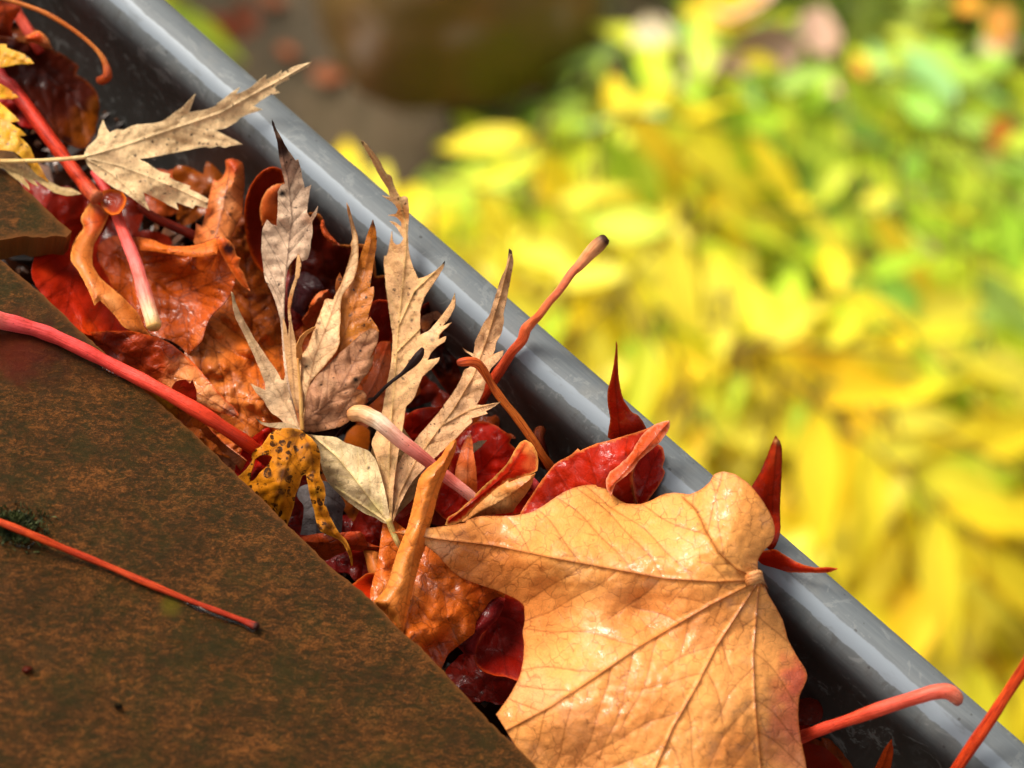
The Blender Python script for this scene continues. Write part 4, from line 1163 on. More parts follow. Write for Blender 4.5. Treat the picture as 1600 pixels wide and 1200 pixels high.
# --- standing pale palmate leaf in the centre
r = leaf('palmate_leaf', (471, 672, -2), 'pale fingered leaf standing upright in the centre, its lower lobes yellow with dark brown blotches')
sheet('lobe', [(424.5, 184), (428, 194), (431, 200), (438, 213), (450, 235), (462, 251), (466, 249), (470, 262), (472, 275), (476, 294), (486, 289), (484, 300), (481, 320), (479, 332), (485, 340), (497, 321), (495, 335), (487, 347), (489, 362), (486, 375), (485, 390), (481, 405), (472, 408), (467, 397), (459, 405), (451, 415), (447, 432), (445, 455),
               (443, 480), (446, 520), (450, 560), (457, 610), (464, 640), (474, 672), (466, 672), (458, 640), (449, 610), (444, 575), (441, 540), (439, 505), (433, 480), (424, 455), (414, 438), (412, 425), (408, 387), (410, 357), (417, 343), (424, 350), (432, 354), (434, 325), (434, 300), (439, 289), (445, 287), (440, 262), (436, 245), (434, 225), (429, 207), (425, 195)],
      [(425, 186, 28), (440, 240, 20), (484, 295, 14), (440, 330, 12), (495, 325, 12), (412, 380, 7), (475, 405, 7), (440, 460, 3), (442, 560, -1), (470, 670, -1)], M_dry, r, color=(224, 190, 158), step=3.2, veins=[[(470, 668), (452, 600), (443, 520), (445, 440), (456, 340), (450, 280), (437, 225), (426, 190)]], vauto=dict(gap=26, ang=38), vcol=(90, 60, 50), vamt=.6,
      vw=1.2, seed=55, spot=.9, crinkle=.45, puff=.5, paint=[(447, 255, 22, (130, 82, 62), .8), (440, 230, 22, (100, 60, 45), .9), (426, 194, 16, (28, 18, 18), .95), (446, 270, 26, (165, 118, 92), .6), (441, 303, 6, (40, 38, 40), .9), (484, 345, 12, (205, 140, 95), .6), (445, 500, 30, (150, 118, 95), .5)])
sheet('lobe', [(660, 985), (672, 1000), (682, 1060), (672, 1120), (650, 1170), (636, 1220), (622, 1280), (612, 1340), (622, 1400), (636, 1480), (650, 1550), (672, 1620), (682, 1700), (676, 1780), (690, 1850), (700, 2085), (672, 2080), (645, 1960), (620, 1860), (600, 1760), (585, 1640), (570, 1500), (566, 1380), (585, 1430), (600, 1500), (606, 1430), (598, 1340), (600, 1270), (620, 1200), (642, 1140), (650, 1060)],
      [(665, 990, 9), (610, 1300, 5), (590, 1500, 2), (640, 1900, 1), (690, 2080, 0)], M_dry, r, o=(300, 150), s=4.0, color=(200, 152, 100), step=3, veins=[[(685, 2080), (640, 1850), (620, 1600), (612, 1400)]], vcol=(120, 80, 50), seed=56, spot=.8, paint=[(615, 1280, 60, (205, 120, 40), .7), (650, 2000, 80, (170, 80, 30), .8)])
sheet('lobe', [(243, 220), (258, 232), (268, 262), (280, 310), (320, 390), (380, 500), (440, 590), (480, 650), (530, 715), (556, 772), (575, 775), (582, 745), (600, 830), (630, 930), (655, 1020), (674, 1083), (620, 1062), (580, 1047), (545, 1010), (500, 985), (465, 935), (450, 902), (400, 852), (368, 797), (412, 817), (460, 838), (458, 790), (435, 735), (400, 650), (350, 540), (305, 450), (275, 395), (255, 320)],
      [(250, 225, 12), (350, 500, 6), (480, 760, 2), (370, 800, 4), (580, 770, 2), (600, 1000, -1), (670, 1080, -1)], M_dry, r, **K4, color=(236, 196, 150), step=3.2, veins=[[(670, 1080), (560, 880), (450, 690), (340, 460), (250, 235)]], vcol=(170, 130, 85), vamt=.5, vauto=dict(gap=30), seed=57, spot=.5,
      paint=[(255, 260, 50, (130, 108, 80), .7), (360, 520, 80, (182, 146, 100), .5), (500, 900, 70, (238, 210, 170), .4)])
sheet('lobe', [(398, 1010), (430, 1035), (480, 1046), (540, 1040), (575, 1040), (640, 1055), (676, 1082), (640, 1100), (590, 1088), (540, 1078), (480, 1068), (430, 1050)], [(400, 1012, 3), (670, 1080, -1)], M_dry, r, **K4, color=(222, 190, 145), step=3, seed=58, paint=[(410, 1025, 30, (90, 70, 60), .8)])
sheet('lobe', [(966, 664), (985, 700), (1000, 760), (1015, 820), (1035, 880), (1040, 940), (1040, 1000), (1035, 1060), (1010, 1150), (962, 1210), (935, 1255), (926, 1330), (930, 1400), (920, 1470), (925, 1540), (900, 1600), (850, 1660), (800, 1720), (742, 1780), (720, 1850), (708, 1950), (700, 2085), (684, 2080), (672, 1960), (668, 1860), (680, 1780), (668, 1700), (664, 1640), (700, 1600), (722, 1570),
               (740, 1520), (768, 1440), (790, 1380), (815, 1320), (830, 1270), (850, 1265), (882, 1272), (900, 1230), (930, 1180), (958, 1100), (980, 1030), (998, 960), (990, 925), (1003, 895), (1000, 850), (985, 780), (968, 710)],
      [(966, 668, 16), (1020, 950, 9), (940, 1230, 6), (800, 1400, 4), (920, 1500, 6), (760, 1700, 3), (690, 2080, 0)], M_dry, r, o=(300, 150), s=4.0, color=(238, 194, 142), step=3.2, veins=[[(688, 2080), (720, 1850), (770, 1620), (850, 1420), (930, 1200), (1005, 950), (990, 800), (968, 680)]], vcol=(165, 100, 50), vamt=.6, vauto=dict(gap=24, ang=38), seed=59,
      spot=.4, puff=.5, paint=[(975, 720, 50, (150, 80, 45), .8), (800, 1420, 10, (60, 25, 12), .9), (715, 1690, 14, (110, 50, 20), .9), (860, 1500, 60, (236, 205, 160), .4)], edge=(190, 130, 70), edge_w=1.5)
sheet('lobe', [(1130, -228), (1146, -180), (1155, -60), (1138, 20), (1130, 80), (1112, 195), (1136, 190), (1135, 250), (1112, 330), (1092, 420), (1112, 380), (1150, 428), (1168, 470), (1120, 500), (1080, 510), (1000, 560), (940, 610), (910, 600), (915, 540), (920, 470), (925, 400), (922, 330), (932, 260), (960, 205), (1005, 150), (1035, 60), (1052, 0), (1075, -70), (1100, -150), (1120, -205)],
      [(1131, -222, 15), (1120, 0, 9), (1110, 250, 6), (1160, 460, 4), (930, 560, 3), (1000, 200, 5)], M_spot, r, **K4, color=(206, 118, 24), step=3.4, veins=[[(920, 590), (985, 400), (1060, 180), (1110, -40), (1131, -215)]], vcol=(150, 75, 15), vamt=.5, vauto=dict(gap=24), seed=60, spot=1.0, crinkle=.4, paint=[(1131, -205, 36, (40, 18, 8), .9), (1010, 470, 60, (226, 140, 30), .5)])
sheet('lobe', [(922, 102), (946, 148), (935, 190), (905, 262), (893, 200), (900, 150)], [(922, 105, 6), (905, 260, 2)], M_spot, r, **K4, color=(190, 100, 25), step=3, seed=61, spot=1)
sheet('lobe', [(655, 645), (652, 560), (680, 500), (722, 463), (775, 443), (770, 458), (715, 495), (688, 550), (690, 605), (686, 680), (670, 700)], [(670, 640, 4), (690, 520, 8), (770, 448, 5)], M_dry, r, **K4, color=(205, 140, 70), step=2.6, seed=62, bulge=.5)
sheet('lobe', [(1090, 465), (1130, 452), (1168, 475), (1162, 540), (1130, 600), (1112, 640), (1136, 620), (1128, 680), (1100, 730), (1052, 790), (1028, 832), (1062, 838), (1094, 868), (1080, 930), (1040, 960), (1000, 1000), (985, 1032), (930, 1068), (850, 1085), (780, 1102), (702, 1098), (688, 1060), (700, 950), (715, 860), (738, 790), (800, 725), (868, 660), (920, 605), (980, 560), (1030, 510)],
      [(1130, 460, 8), (1130, 660, 5), (1090, 880, 3), (980, 1040, -1), (700, 1090, -1), (720, 860, 2), (900, 640, 5), (900, 860, 3)], M_dry, r, **K4, color=(198, 140, 100), step=3.6, veins=[[(695, 1040), (830, 940), (930, 820), (1020, 650), (1105, 480)], [(700, 1060), (850, 1040), (1000, 990)], [(760, 990), (740, 860)]], vcol=(110, 60, 35), vamt=.6, vauto=dict(gap=30, ang=42), seed=63, spot=1.0,
      crinkle=.7, puff=.8, paint=[(1022, 776, 24, (30, 14, 8), .95), (1100, 640, 70, (150, 100, 62), .6), (1050, 900, 50, (205, 120, 40), .6), (950, 1050, 50, (190, 110, 50), .6), (780, 1040, 60, (165, 110, 75), .5), (1090, 480, 60, (170, 120, 75), .6), (840, 800, 70, (200, 156, 116), .5)], edge=(150, 95, 55), edge_w=1.5)
sheet('blotched_lobe', [(500, 222), (480, 205), (420, 193), (350, 196), (285, 228), (262, 268), (230, 312), (188, 330), (172, 365), (178, 400), (130, 462), (80, 505), (140, 562), (180, 602), (250, 672), (300, 722), (350, 772), (395, 808), (412, 760), (440, 680), (442, 620), (470, 560), (490, 492), (512, 485), (525, 560), (540, 640), (560, 700), (572, 760),
                        (592, 832), (640, 862), (700, 882), (750, 922), (782, 1000), (800, 1060), (808, 1040), (795, 960), (765, 895), (720, 850), (690, 800), (665, 750), (640, 690), (624, 660), (636, 615), (630, 560), (600, 492), (598, 450), (606, 380), (590, 310), (552, 262), (520, 238)],
      [(485, 215, 1), (350, 200, 2), (180, 370, -2), (100, 505, -4), (300, 500, 3), (395, 800, -5), (480, 520, 2), (600, 400, 1), (632, 620, 0), (700, 860, -3), (800, 1050, -9), (540, 300, 4)], M_blotch, r, **K5, color=(200, 122, 20), step=3.6,
      veins=[[(485, 222), (420, 340), (360, 520), (300, 700)], [(485, 222), (540, 320), (560, 500), (600, 720), (680, 850), (790, 1000)], [(485, 222), (350, 280), (230, 420), (150, 540)]], vcol=(110, 55, 12), vamt=.5, vauto=dict(gap=26), seed=64, spot=1.0, crinkle=.7, curl=-.6,
      holes=[[(190, 390), (225, 365), (270, 360), (302, 375), (285, 410), (262, 440), (225, 470), (190, 520), (160, 530), (165, 480), (180, 440)]],
      paint=[(440, 230, 60, (90, 45, 12), .75), (380, 480, 60, (80, 35, 8), .8), (340, 600, 45, (75, 34, 8), .75), (430, 290, 40, (95, 48, 10), .6), (540, 400, 40, (95, 45, 10), .6), (340, 420, 28, (85, 35, 8), .8), (290, 490, 24, (75, 32, 8), .8), (240, 620, 30, (80, 34, 8), .7), (600, 700, 26, (85, 36, 8), .8),
             (650, 810, 40, (75, 35, 10), .7), (740, 930, 70, (120, 62, 20), .8), (560, 470, 26, (80, 34, 8), .7), (520, 310, 26, (85, 38, 8), .7), (590, 590, 40, (232, 165, 40), .6)], edge=(225, 150, 50), edge_w=1.6)
stem('petiole', [(690, 1086, 1, 3.4), (684, 1000, 2, 3.2), (680, 880, 3.5, 2.8), (668, 740, 5, 2.2), (662, 640, 6, 1.6)], [(190, 140, 70), (220, 175, 105), (205, 140, 70)], M_stem, r, **K4, seed=6)
r = leaf('fallen_leaf', (430, 700, -9), 'scarlet wet leaf seen through the torn hole beside the slate edge')
sheet('blade', [(60, 470), (100, 380), (120, 300), (180, 250), (250, 200), (280, 190), (330, 260), (330, 400), (300, 520), (200, 580), (120, 560)], [(100, 400, -8), (280, 200, -5), (250, 500, -12)], M_brown, r, **K5, color=(178, 26, 12), seed=65, crinkle=1.2, paint=[(160, 300, 60, (130, 12, 10), .6)])

# --- second pale leaf with long fingers
r = leaf('palmate_leaf', (610, 818, -3), 'cream leaf with two tall ragged fingers, joined at a pale stalk below the pink stalk')
sheet('lobe', [(500, 232), (560, 240), (620, 245), (700, 250), (760, 288), (830, 310), (900, 332), (945, 385), (975, 470), (1000, 560), (1020, 650), (1035, 740), (1044, 805), (1000, 790), (940, 752), (880, 730), (820, 690), (760, 645), (700, 592), (645, 530), (612, 450), (602, 400), (590, 330), (550, 275)],
      [(510, 235, -3), (700, 250, 1), (600, 400, -5), (750, 400, 0), (900, 340, -2), (980, 560, 0), (760, 640, -8), (1040, 800, -2), (850, 560, 1)], M_dry, r, **K5, color=(240, 212, 160), step=3.4, veins=[[(1040, 800), (920, 650), (800, 490), (700, 370), (560, 250)], [(1040, 800), (880, 690), (700, 570)]], vcol=(232, 205, 130), vamt=.6, vauto=dict(gap=32, ang=40),
      ridge=.6, seed=66, spot=.45, paint=[(900, 445, 12, (70, 50, 50), .9), (650, 470, 60, (190, 160, 100), .5), (700, 580, 70, (175, 145, 90), .6), (800, 330, 60, (238, 222, 175), .5), (940, 700, 60, (190, 180, 90), .5)])
sheet('lobe', [(14, -265), (28, -278), (48, -262), (90, -210), (140, -140), (180, -70), (220, 0), (250, 60), (290, 110), (318, 118), (318, 200), (345, 280), (372, 342), (420, 328), (470, 300), (515, 262), (537, 232), (532, 270), (500, 325), (465, 375), (432, 425), (412, 455), (388, 520), (385, 600), (386, 692), (440, 668), (482, 620), (530, 560), (580, 490), (602, 428), (606, 470),
               (600, 525), (560, 600), (520, 640), (582, 614), (535, 660), (505, 690), (500, 722), (520, 712), (548, 700), (540, 735), (490, 765), (450, 810), (430, 852), (470, 842), (508, 832), (500, 858), (450, 910), (400, 950), (380, 1000), (352, 1080), (320, 1120), (295, 1140), (288, 1200), (270, 1300), (240, 1420), (215, 1600), (205, 1880), (195, 1880), (150, 1650), (120, 1500), (60, 1410), (80, 1350), (130, 1290), (155, 1200), (165, 1100), (180, 1000),
               (200, 900), (210, 800), (215, 700), (198, 600), (184, 480), (172, 400), (166, 330), (158, 260), (160, 200), (178, 198), (190, 150), (208, 45), (214, 110), (235, 130), (262, 125), (280, 95), (262, 60), (250, 30), (195, -10), (235, -5), (262, 20), (272, 10), (258, -25), (222, -42), (180, -58), (240, -55), (225, -95), (195, -125), (148, -172), (190, -160), (160, -230), (130, -290), (100, -340), (60, -400), (20, -500)][:0] or
      [(14, -515), (28, -518), (52, -500), (90, -450), (130, -400), (155, -350), (180, -310), (205, -300), (220, -240), (262, -170), (290, -175), (312, -160), (316, -60), (308, 60), (318, 200), (345, 280), (372, 342), (420, 328), (470, 300), (515, 262), (537, 232), (532, 270), (500, 325), (465, 375), (432, 425), (412, 455), (388, 520), (385, 600), (386, 692), (440, 668), (482, 620), (530, 560), (580, 490), (602, 428), (606, 470),
       (600, 525), (560, 600), (520, 640), (582, 614), (535, 660), (505, 690), (500, 722), (520, 712), (548, 700), (540, 735), (490, 765), (450, 810), (430, 852), (470, 842), (508, 832), (500, 858), (450, 910), (400, 950), (380, 1000), (352, 1080), (320, 1120), (295, 1140), (285, 1220), (265, 1350), (240, 1480), (220, 1640), (207, 1880), (195, 1880), (165, 1700), (140, 1560), (100, 1430), (78, 1370), (110, 1300), (140, 1220), (158, 1120), (175, 1010),
       (200, 900), (210, 800), (215, 700), (198, 600), (184, 480), (172, 400), (166, 330), (158, 260), (160, 200), (178, 198), (190, 150), (208, 45), (214, 110), (235, 130), (262, 125), (282, 90), (262, 60), (240, 20), (195, -18), (240, -5), (268, 20), (266, -15), (235, -45), (182, -55), (235, -65), (248, -90), (222, -130), (148, -175), (198, -165), (185, -220), (150, -270), (115, -330), (92, -380), (60, -440), (30, -490)],
      [(20, -515, 22), (150, -300, 14), (300, -150, 10), (290, 50, 6), (260, 400, 2), (535, 235, 10), (600, 430, 8), (280, 700, 1), (540, 710, 6), (505, 835, 4), (260, 1000, 0), (180, 1300, -2), (200, 1870, -2), (400, 600, 2), (170, 300, 0)],
      M_dry, r, **K6, color=(232, 182, 126), step=3.4, veins=[[(203, 1870), (190, 1600), (200, 1300), (225, 1000), (250, 650), (275, 400), (300, 150), (296, 0), (250, -180), (150, -330), (40, -500)], [(240, 800), (400, 640), (520, 520), (600, 450)], [(260, 620), (350, 420), (520, 260)]], vcol=(232, 196, 125), vamt=.55, vauto=dict(gap=34, ang=38, maxlen=60),
      seed=67, spot=.75, crinkle=.5, ridge=.5, paint=[(22, -505, 26, (60, 40, 30), .85), (90, -400, 90, (196, 140, 90), .6), (280, -60, 80, (205, 125, 45), .8), (240, 120, 60, (190, 130, 70), .7), (535, 240, 26, (50, 35, 30), .85), (450, 320, 60, (190, 140, 85), .5), (355, 435, 18, (50, 20, 10), .9), (335, 600, 14, (80, 35, 15), .8), (460, 725, 18, (90, 30, 15), .8), (600, 440, 16, (60, 45, 40), .7),
             (240, 260, 40, (170, 125, 75), .6), (450, 680, 60, (236, 210, 170), .5), (170, 1500, 80, (200, 165, 100), .4)])
sheet('lobe', [(980, -845), (995, -835), (1005, -800), (1008, -770), (1000, -700), (985, -620), (965, -530), (945, -440), (950, -390), (935, -320), (900, -260), (890, -210), (880, -185), (945, -212), (945, -180), (910, -140), (870, -100), (840, -40), (828, 30), (800, 90), (778, 130), (830, 130), (880, 120), (932, 110), (900, 135), (870, 152), (835, 168), (848, 185), (800, 200), (745, 215), (752, 235), (700, 285), (640, 350), (560, 420), (500, 480), (440, 540), (385, 600),
               (352, 650), (300, 750), (262, 850), (246, 885), (236, 870), (222, 790), (230, 700), (248, 600), (275, 520), (325, 430), (378, 370), (425, 310), (480, 250), (540, 180), (590, 110), (635, 50), (680, -30), (700, -90), (735, -105), (765, -150), (745, -180), (710, -200), (692, -226), (730, -200), (758, -190), (768, -240), (765, -260), (795, -320), (820, -380), (860, -430), (880, -500), (905, -580), (930, -660), (960, -720), (972, -780)],
      [(985, -840, 22), (950, -500, 12), (800, -260, 5), (945, -205, 6), (690, -225, 5), (740, 0, 1), (925, 112, 3), (560, 250, -3), (740, 220, 0), (250, 880, -2), (400, 500, -4)], M_dry, r, **L1, color=(230, 180, 130), step=3.4, veins=[[(246, 880), (300, 680), (400, 480), (530, 300), (640, 150), (760, -50), (850, -300), (930, -560), (990, -800)], [(560, 260), (740, 160), (920, 115)]],
      vcol=(190, 140, 80), vamt=.6, vauto=dict(gap=34, ang=36, maxlen=60), seed=68, spot=.9, crinkle=.5, ridge=.5, paint=[(985, -820, 40, (90, 65, 40), .8), (970, -650, 80, (170, 120, 70), .6), (850, -400, 90, (188, 130, 80), .6), (925, 112, 25, (70, 50, 40), .8), (680, 130, 60, (150, 110, 80), .6), (600, 220, 60, (200, 170, 130), .5), (350, 620, 40, (120, 80, 50), .5), (480, 400, 70, (196, 156, 100), .5), (790, -330, 40, (214, 150, 80), .6)])
stem('petiole', [(1030, 770, 0, 4.5), (1042, 810, -1, 5), (1062, 860, -2, 4.6), (1085, 910, -3, 4.2), (1110, 960, -5, 4)], [(228, 208, 130), (238, 222, 140), (240, 205, 130)], M_stem, r, **K5, seed=7)
r = leaf('palmate_leaf', (650, 780, -12), 'speckled tan leaf mostly hidden behind the cream coloured leaf')
sheet('blade', [(1010, 60), (1100, 80), (1130, 130), (1115, 190), (1200, 300), (1230, 420), (1240, 560), (1180, 640), (1100, 720), (1060, 760), (1020, 700), (930, 600), (900, 420), (930, 300), (1000, 200)], [(1050, 80, -6), (920, 400, -10), (1230, 560, -11), (1050, 740, -6), (1050, 400, -8)], M_dry, r, **K5, color=(190, 150, 95), step=4, veins=[[(1050, 740), (1000, 500), (1000, 300), (1050, 100)], [(1050, 740), (1150, 500), (1200, 330)]], vauto=dict(gap=28), vcol=(150, 110, 65), seed=69, spot=1, crinkle=.7)
r = leaf('pointed_leaf', (745, 700, -6), 'small pale speckled leaf tip beside the narrow tan point')
sheet('blade', [(745, 380), (790, 355), (842, 350), (800, 395), (770, 420), (748, 440)], [(750, 400, -8), (840, 350, -6)], M_dry, r, **L1, color=(200, 175, 140), step=3, seed=70, spot=1)

# ------------------------------------------------------------------ stalks
stem('leaf_stalk', [(-60, 150, -4, 11), (0, 370, -5, 11.5), (60, 440, -5, 12), (130, 530, -5, 12), (240, 680, -4, 12), (330, 800, -4, 12), (400, 890, -3, 12), (455, 960, -2, 13), (485, 988, -1.5, 15)], [(150, 30, 30), (150, 30, 30), (200, 45, 15), (205, 55, 18), (205, 60, 20), (190, 100, 60)], M_wood, **K1,
     label='thick red stalk running down from the top left under the straw coloured leaf', cat='stalk', seed=11, rough=.07)
stem('leaf_stalk', [(60, -40, -9, 11), (85, 60, -10, 11), (120, 120, -11, 11), (170, 200, -12, 11), (200, 260, -14, 10)], [(190, 60, 45), (215, 85, 65), (170, 40, 25)], M_stem, **K1, label='short salmon stalk piece showing behind the orange curl in the top left corner', cat='stalk', seed=12)
stem('leaf_stalk', [(-20, -15, 5, 3.5), (60, 5, 5, 4), (150, 35, 5, 4.2), (240, 72, 5, 4.2), (350, 138, 4, 4.2), (440, 208, 3, 4.2), (500, 270, 2, 4.6), (530, 325, 1, 6), (538, 378, 0, 8), (512, 400, -2, 8.5), (495, 400, -3, 7)], [(185, 110, 40), (190, 105, 35), (185, 95, 30), (190, 110, 45), (170, 70, 25), (110, 40, 15)], M_stem, **K1,
     label='thin ochre stalk arching down over the dark gutter hollow at the top left', cat='stalk', seed=13)
stem('leaf_stalk', [(470, 60, -8, 8), (510, 120, -8, 9), (560, 210, -7, 10), (600, 320, -6, 10.5), (640, 420, -4, 11), (680, 520, -2, 11.5), (715, 640, 0, 12), (740, 730, 1, 12.5), (762, 800, 2, 13), (770, 835, 2, 13)], [(225, 70, 70), (200, 40, 30), (220, 70, 50), (232, 95, 90), (236, 110, 105), (235, 130, 115), (240, 190, 150), (225, 175, 100)], M_stem, **K2,
     label='pink stalk with a rounded tan end lying on the orange brown cupped leaf', cat='stalk', seed=14)
stem('leaf_stalk', [(700, 230, -10, 7), (760, 280, -10, 8.5), (850, 325, -11, 8.5), (960, 375, -12, 8.5), (1050, 430, -14, 8)], [(140, 45, 20), (150, 45, 18), (120, 25, 12)], M_wood, **K2, label='brown red stalk in shade behind the rolled tan leaf', cat='stalk', seed=15)
stem('leaf_stalk', [(-90, 478, 7, 16), (-30, 488, 4.5, 15.5), (0, 500, 2.6, 14.5), (30, 507, 2.2, 13.5), (75, 521, 1.8, 12.5), (130, 546, 1.7, 12), (190, 577, 1.7, 12), (250, 608, 3.0, 12), (310, 642, 3.0, 12.5), (350, 668, 1.0, 12.5), (388, 694, -3, 12.5), (420, 720, -8, 12)],
     [(240, 175, 150), (236, 120, 110), (226, 84, 84), (226, 78, 76), (222, 66, 58), (224, 70, 50), (222, 66, 36), (214, 55, 22), (200, 45, 18)], M_stem, onslate=True,
     label='longest pink red stalk, lying over the slate edge into the leaves', cat='stalk', seed=16, n=8)
stem('leaf_stalk', [(625, 868, 9, 6.5), (645, 864, 9, 8), (690, 860, 9, 8), (740, 872, 8, 8), (780, 915, 6, 7.5), (830, 1000, 3, 7), (900, 1100, 1, 7), (990, 1210, -2, 7.5), (1090, 1350, -5, 8), (1160, 1460, -8, 8), (1230, 1560, -12, 8)], [(160, 60, 25), (205, 85, 35), (214, 100, 35), (212, 105, 35), (216, 115, 40), (212, 108, 38), (195, 90, 30)], M_wood, **K6,
     label='orange stalk with a bent knobbly end beneath the salmon stalk', cat='stalk', seed=17)
stem('leaf_stalk', [(1540, 95, 20, 10.5), (1500, 130, 19, 12.5), (1440, 190, 17, 11), (1380, 260, 15, 9), (1330, 310, 14, 8), (1260, 410, 12, 7), (1190, 490, 10, 7), (1130, 570, 8, 7.2), (1085, 615, 6, 8), (1045, 660, 4.5, 9.5), (1020, 730, 3, 9), (960, 800, 1, 9), (900, 890, -3, 9), (840, 980, -7, 9), (780, 1080, -11, 9), (720, 1180, -16, 9)],
     [(70, 35, 18), (238, 165, 110), (234, 125, 85), (230, 120, 80), (222, 110, 62), (225, 105, 60), (214, 82, 38), (210, 84, 50), (196, 62, 28), (180, 50, 22)], M_stem, **K6, label='salmon stalk rising over the gutter bead against the yellow background', cat='stalk', seed=18, rough=.07)
stem('leaf_stalk', [(0, 192, 6, 11), (30, 182, 7, 13), (75, 186, 7.5, 14.5), (120, 208, 8, 14), (165, 232, 8, 13.5), (220, 280, 7.5, 13.5), (300, 350, 6, 13), (400, 425, 4, 12), (500, 505, 1, 10.5), (600, 588, -2, 10), (700, 665, -4, 9.5), (790, 740, -7, 9), (880, 800, -11, 9)],
     [(205, 140, 85), (220, 165, 115), (228, 175, 130), (248, 225, 195), (246, 190, 165), (238, 140, 125), (232, 115, 105), (236, 130, 120), (244, 170, 155), (225, 110, 100)], M_stem, **L1, label='pink stalk with a pale cream end and tan tip, lying across the cream coloured leaf', cat='stalk', seed=19, rough=.06)
stem('leaf_stalk', [(1020, 560, -8, 6), (1080, 600, -8, 7), (1120, 610, -9, 8), (1160, 650, -10, 8), (1200, 700, -12, 8)], [(200, 60, 60), (214, 80, 80), (180, 40, 40)], M_stem, **L1, label='short rosy stalk piece between the folded red leaf and the crimson leaf', cat='stalk', seed=20)
stem('leaf_stalk', [(1180, 285, -14, 11), (1165, 340, -14, 11), (1190, 430, -16, 11), (1210, 500, -20, 11)], [(150, 70, 30), (95, 25, 12), (70, 14, 8)], M_wood, **L1, label='dark upright stalk stub behind the orange stalk in the gutter hollow', cat='stalk', seed=21)
stem('twig', [(1440, 580, 7, 3.5), (1420, 620, 7, 7), (1380, 670, 6, 6.5), (1320, 730, 4.5, 3.4), (1230, 800, 3, 3), (1130, 900, 0, 3), (1050, 970, -3, 3), (960, 1060, -6, 3), (880, 1160, -10, 3)], [(40, 18, 14), (32, 12, 10), (30, 10, 8), (40, 14, 10)], M_wood, **K4, label='thin black twig with a flattened tip crossing the cream coloured leaf', cat='twig', seed=22)
stem('leaf_stalk', [(-50, 795, 2.5, 6), (0, 816, 2.6, 6), (50, 836, 2.4, 6.2), (100, 857, 1.4, 5.8), (160, 881, 0.8, 5.2), (220, 907, 0.8, 5), (280, 932, 0.7, 4.6), (340, 955, 0.7, 4.4), (375, 968, 0.8, 4.2), (394, 976, 1.0, 6), (401, 979, 1.3, 7.5)], [(190, 62, 18), (204, 72, 20), (186, 56, 16), (202, 72, 24), (180, 52, 16), (170, 46, 16), (60, 20, 10)], M_wood, onslate=True,
     label='straight orange red stalk lying alone on the slate with a dark knobbed end', cat='stalk', seed=23, rough=.12)
stem('leaf_stalk', [(200, 1100, -15, 11), (290, 1062, -11, 11), (420, 1012, -4, 10.5), (550, 968, 1.5, 10.5), (700, 915, 6, 11), (850, 868, 7.5, 11.5), (930, 845, 8.5, 12), (990, 842, 9, 12.5), (1025, 862, 8, 12.5), (1038, 888, 6, 9)], [(200, 60, 40), (214, 74, 50), (212, 70, 46), (216, 78, 52), (222, 88, 66), (226, 98, 78), (228, 104, 82), (236, 140, 110), (160, 50, 25)], M_stem, **L5,
     label='rosy stalk with a hooked end resting on the gutter bead at the lower right', cat='stalk', seed=24)
stem('leaf_stalk', [(1440, 560, 24, 9.5), (1375, 690, 18, 9.5), (1290, 820, 13, 9), (1190, 975, 8, 9), (1110, 1090, 4, 9), (1010, 1240, -2, 9), (930, 1370, -8, 9)], [(190, 58, 15), (205, 68, 18), (196, 60, 16), (190, 52, 14)], M_wood, **L5, label='straight rust red stalk leaning over the bead in the lower right corner', cat='stalk', seed=25, rough=.1)
r = leaf('fallen_leaf', (1385, 1180, -12), 'thin red brown leaf point standing in the dark hollow at the lower right')
sheet('blade', [(728, 1065), (738, 1120), (728, 1180), (715, 1260), (620, 1260), (655, 1190), (690, 1115)], [(730, 1068, -6), (650, 1250, -18), (720, 1250, -15)], M_red, r, **L5, color=(130, 36, 16), seed=72, step=4, veins=[[(728, 1075), (670, 1250)]])
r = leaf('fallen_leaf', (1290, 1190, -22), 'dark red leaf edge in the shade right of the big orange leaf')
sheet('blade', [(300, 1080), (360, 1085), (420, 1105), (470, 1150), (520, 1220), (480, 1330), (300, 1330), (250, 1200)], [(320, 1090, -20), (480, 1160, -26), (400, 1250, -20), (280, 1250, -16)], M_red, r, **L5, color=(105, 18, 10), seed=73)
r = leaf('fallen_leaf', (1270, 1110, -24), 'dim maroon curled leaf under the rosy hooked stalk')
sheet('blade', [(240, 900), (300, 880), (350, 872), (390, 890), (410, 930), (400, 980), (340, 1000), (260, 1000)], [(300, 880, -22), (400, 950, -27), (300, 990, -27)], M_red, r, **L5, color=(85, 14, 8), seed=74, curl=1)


# ------------------------------------------------------------------ water and small marks on the slate
def clear_water():
    k = NT('clear_water')
    pr = k.n('ShaderNodeBsdfPrincipled', Base_Color=(0.9, 0.95, 1, 1), Roughness=0.02)
    pr.inputs['Transmission Weight'].default_value = 1
    pr.inputs['IOR'].default_value = 1.33
    k.surface(pr.outputs[0])
    return k.m


M_clear = clear_water()


def meniscus(name, pts, label, h=1.0):
    ob = sheet(name, pts, [(0, 0, h * .5)], M_clear, None, step=3, mapper=slate_n, bulge=h, crinkle=0, thick=0.6, seed=5)
    c = slate_pt(pts[0][0], pts[0][1], 0)
    ob.location = c
    ob.data.transform(Matrix.Translation(-Vector(c)))
    return tag(ob, label, 'water', )


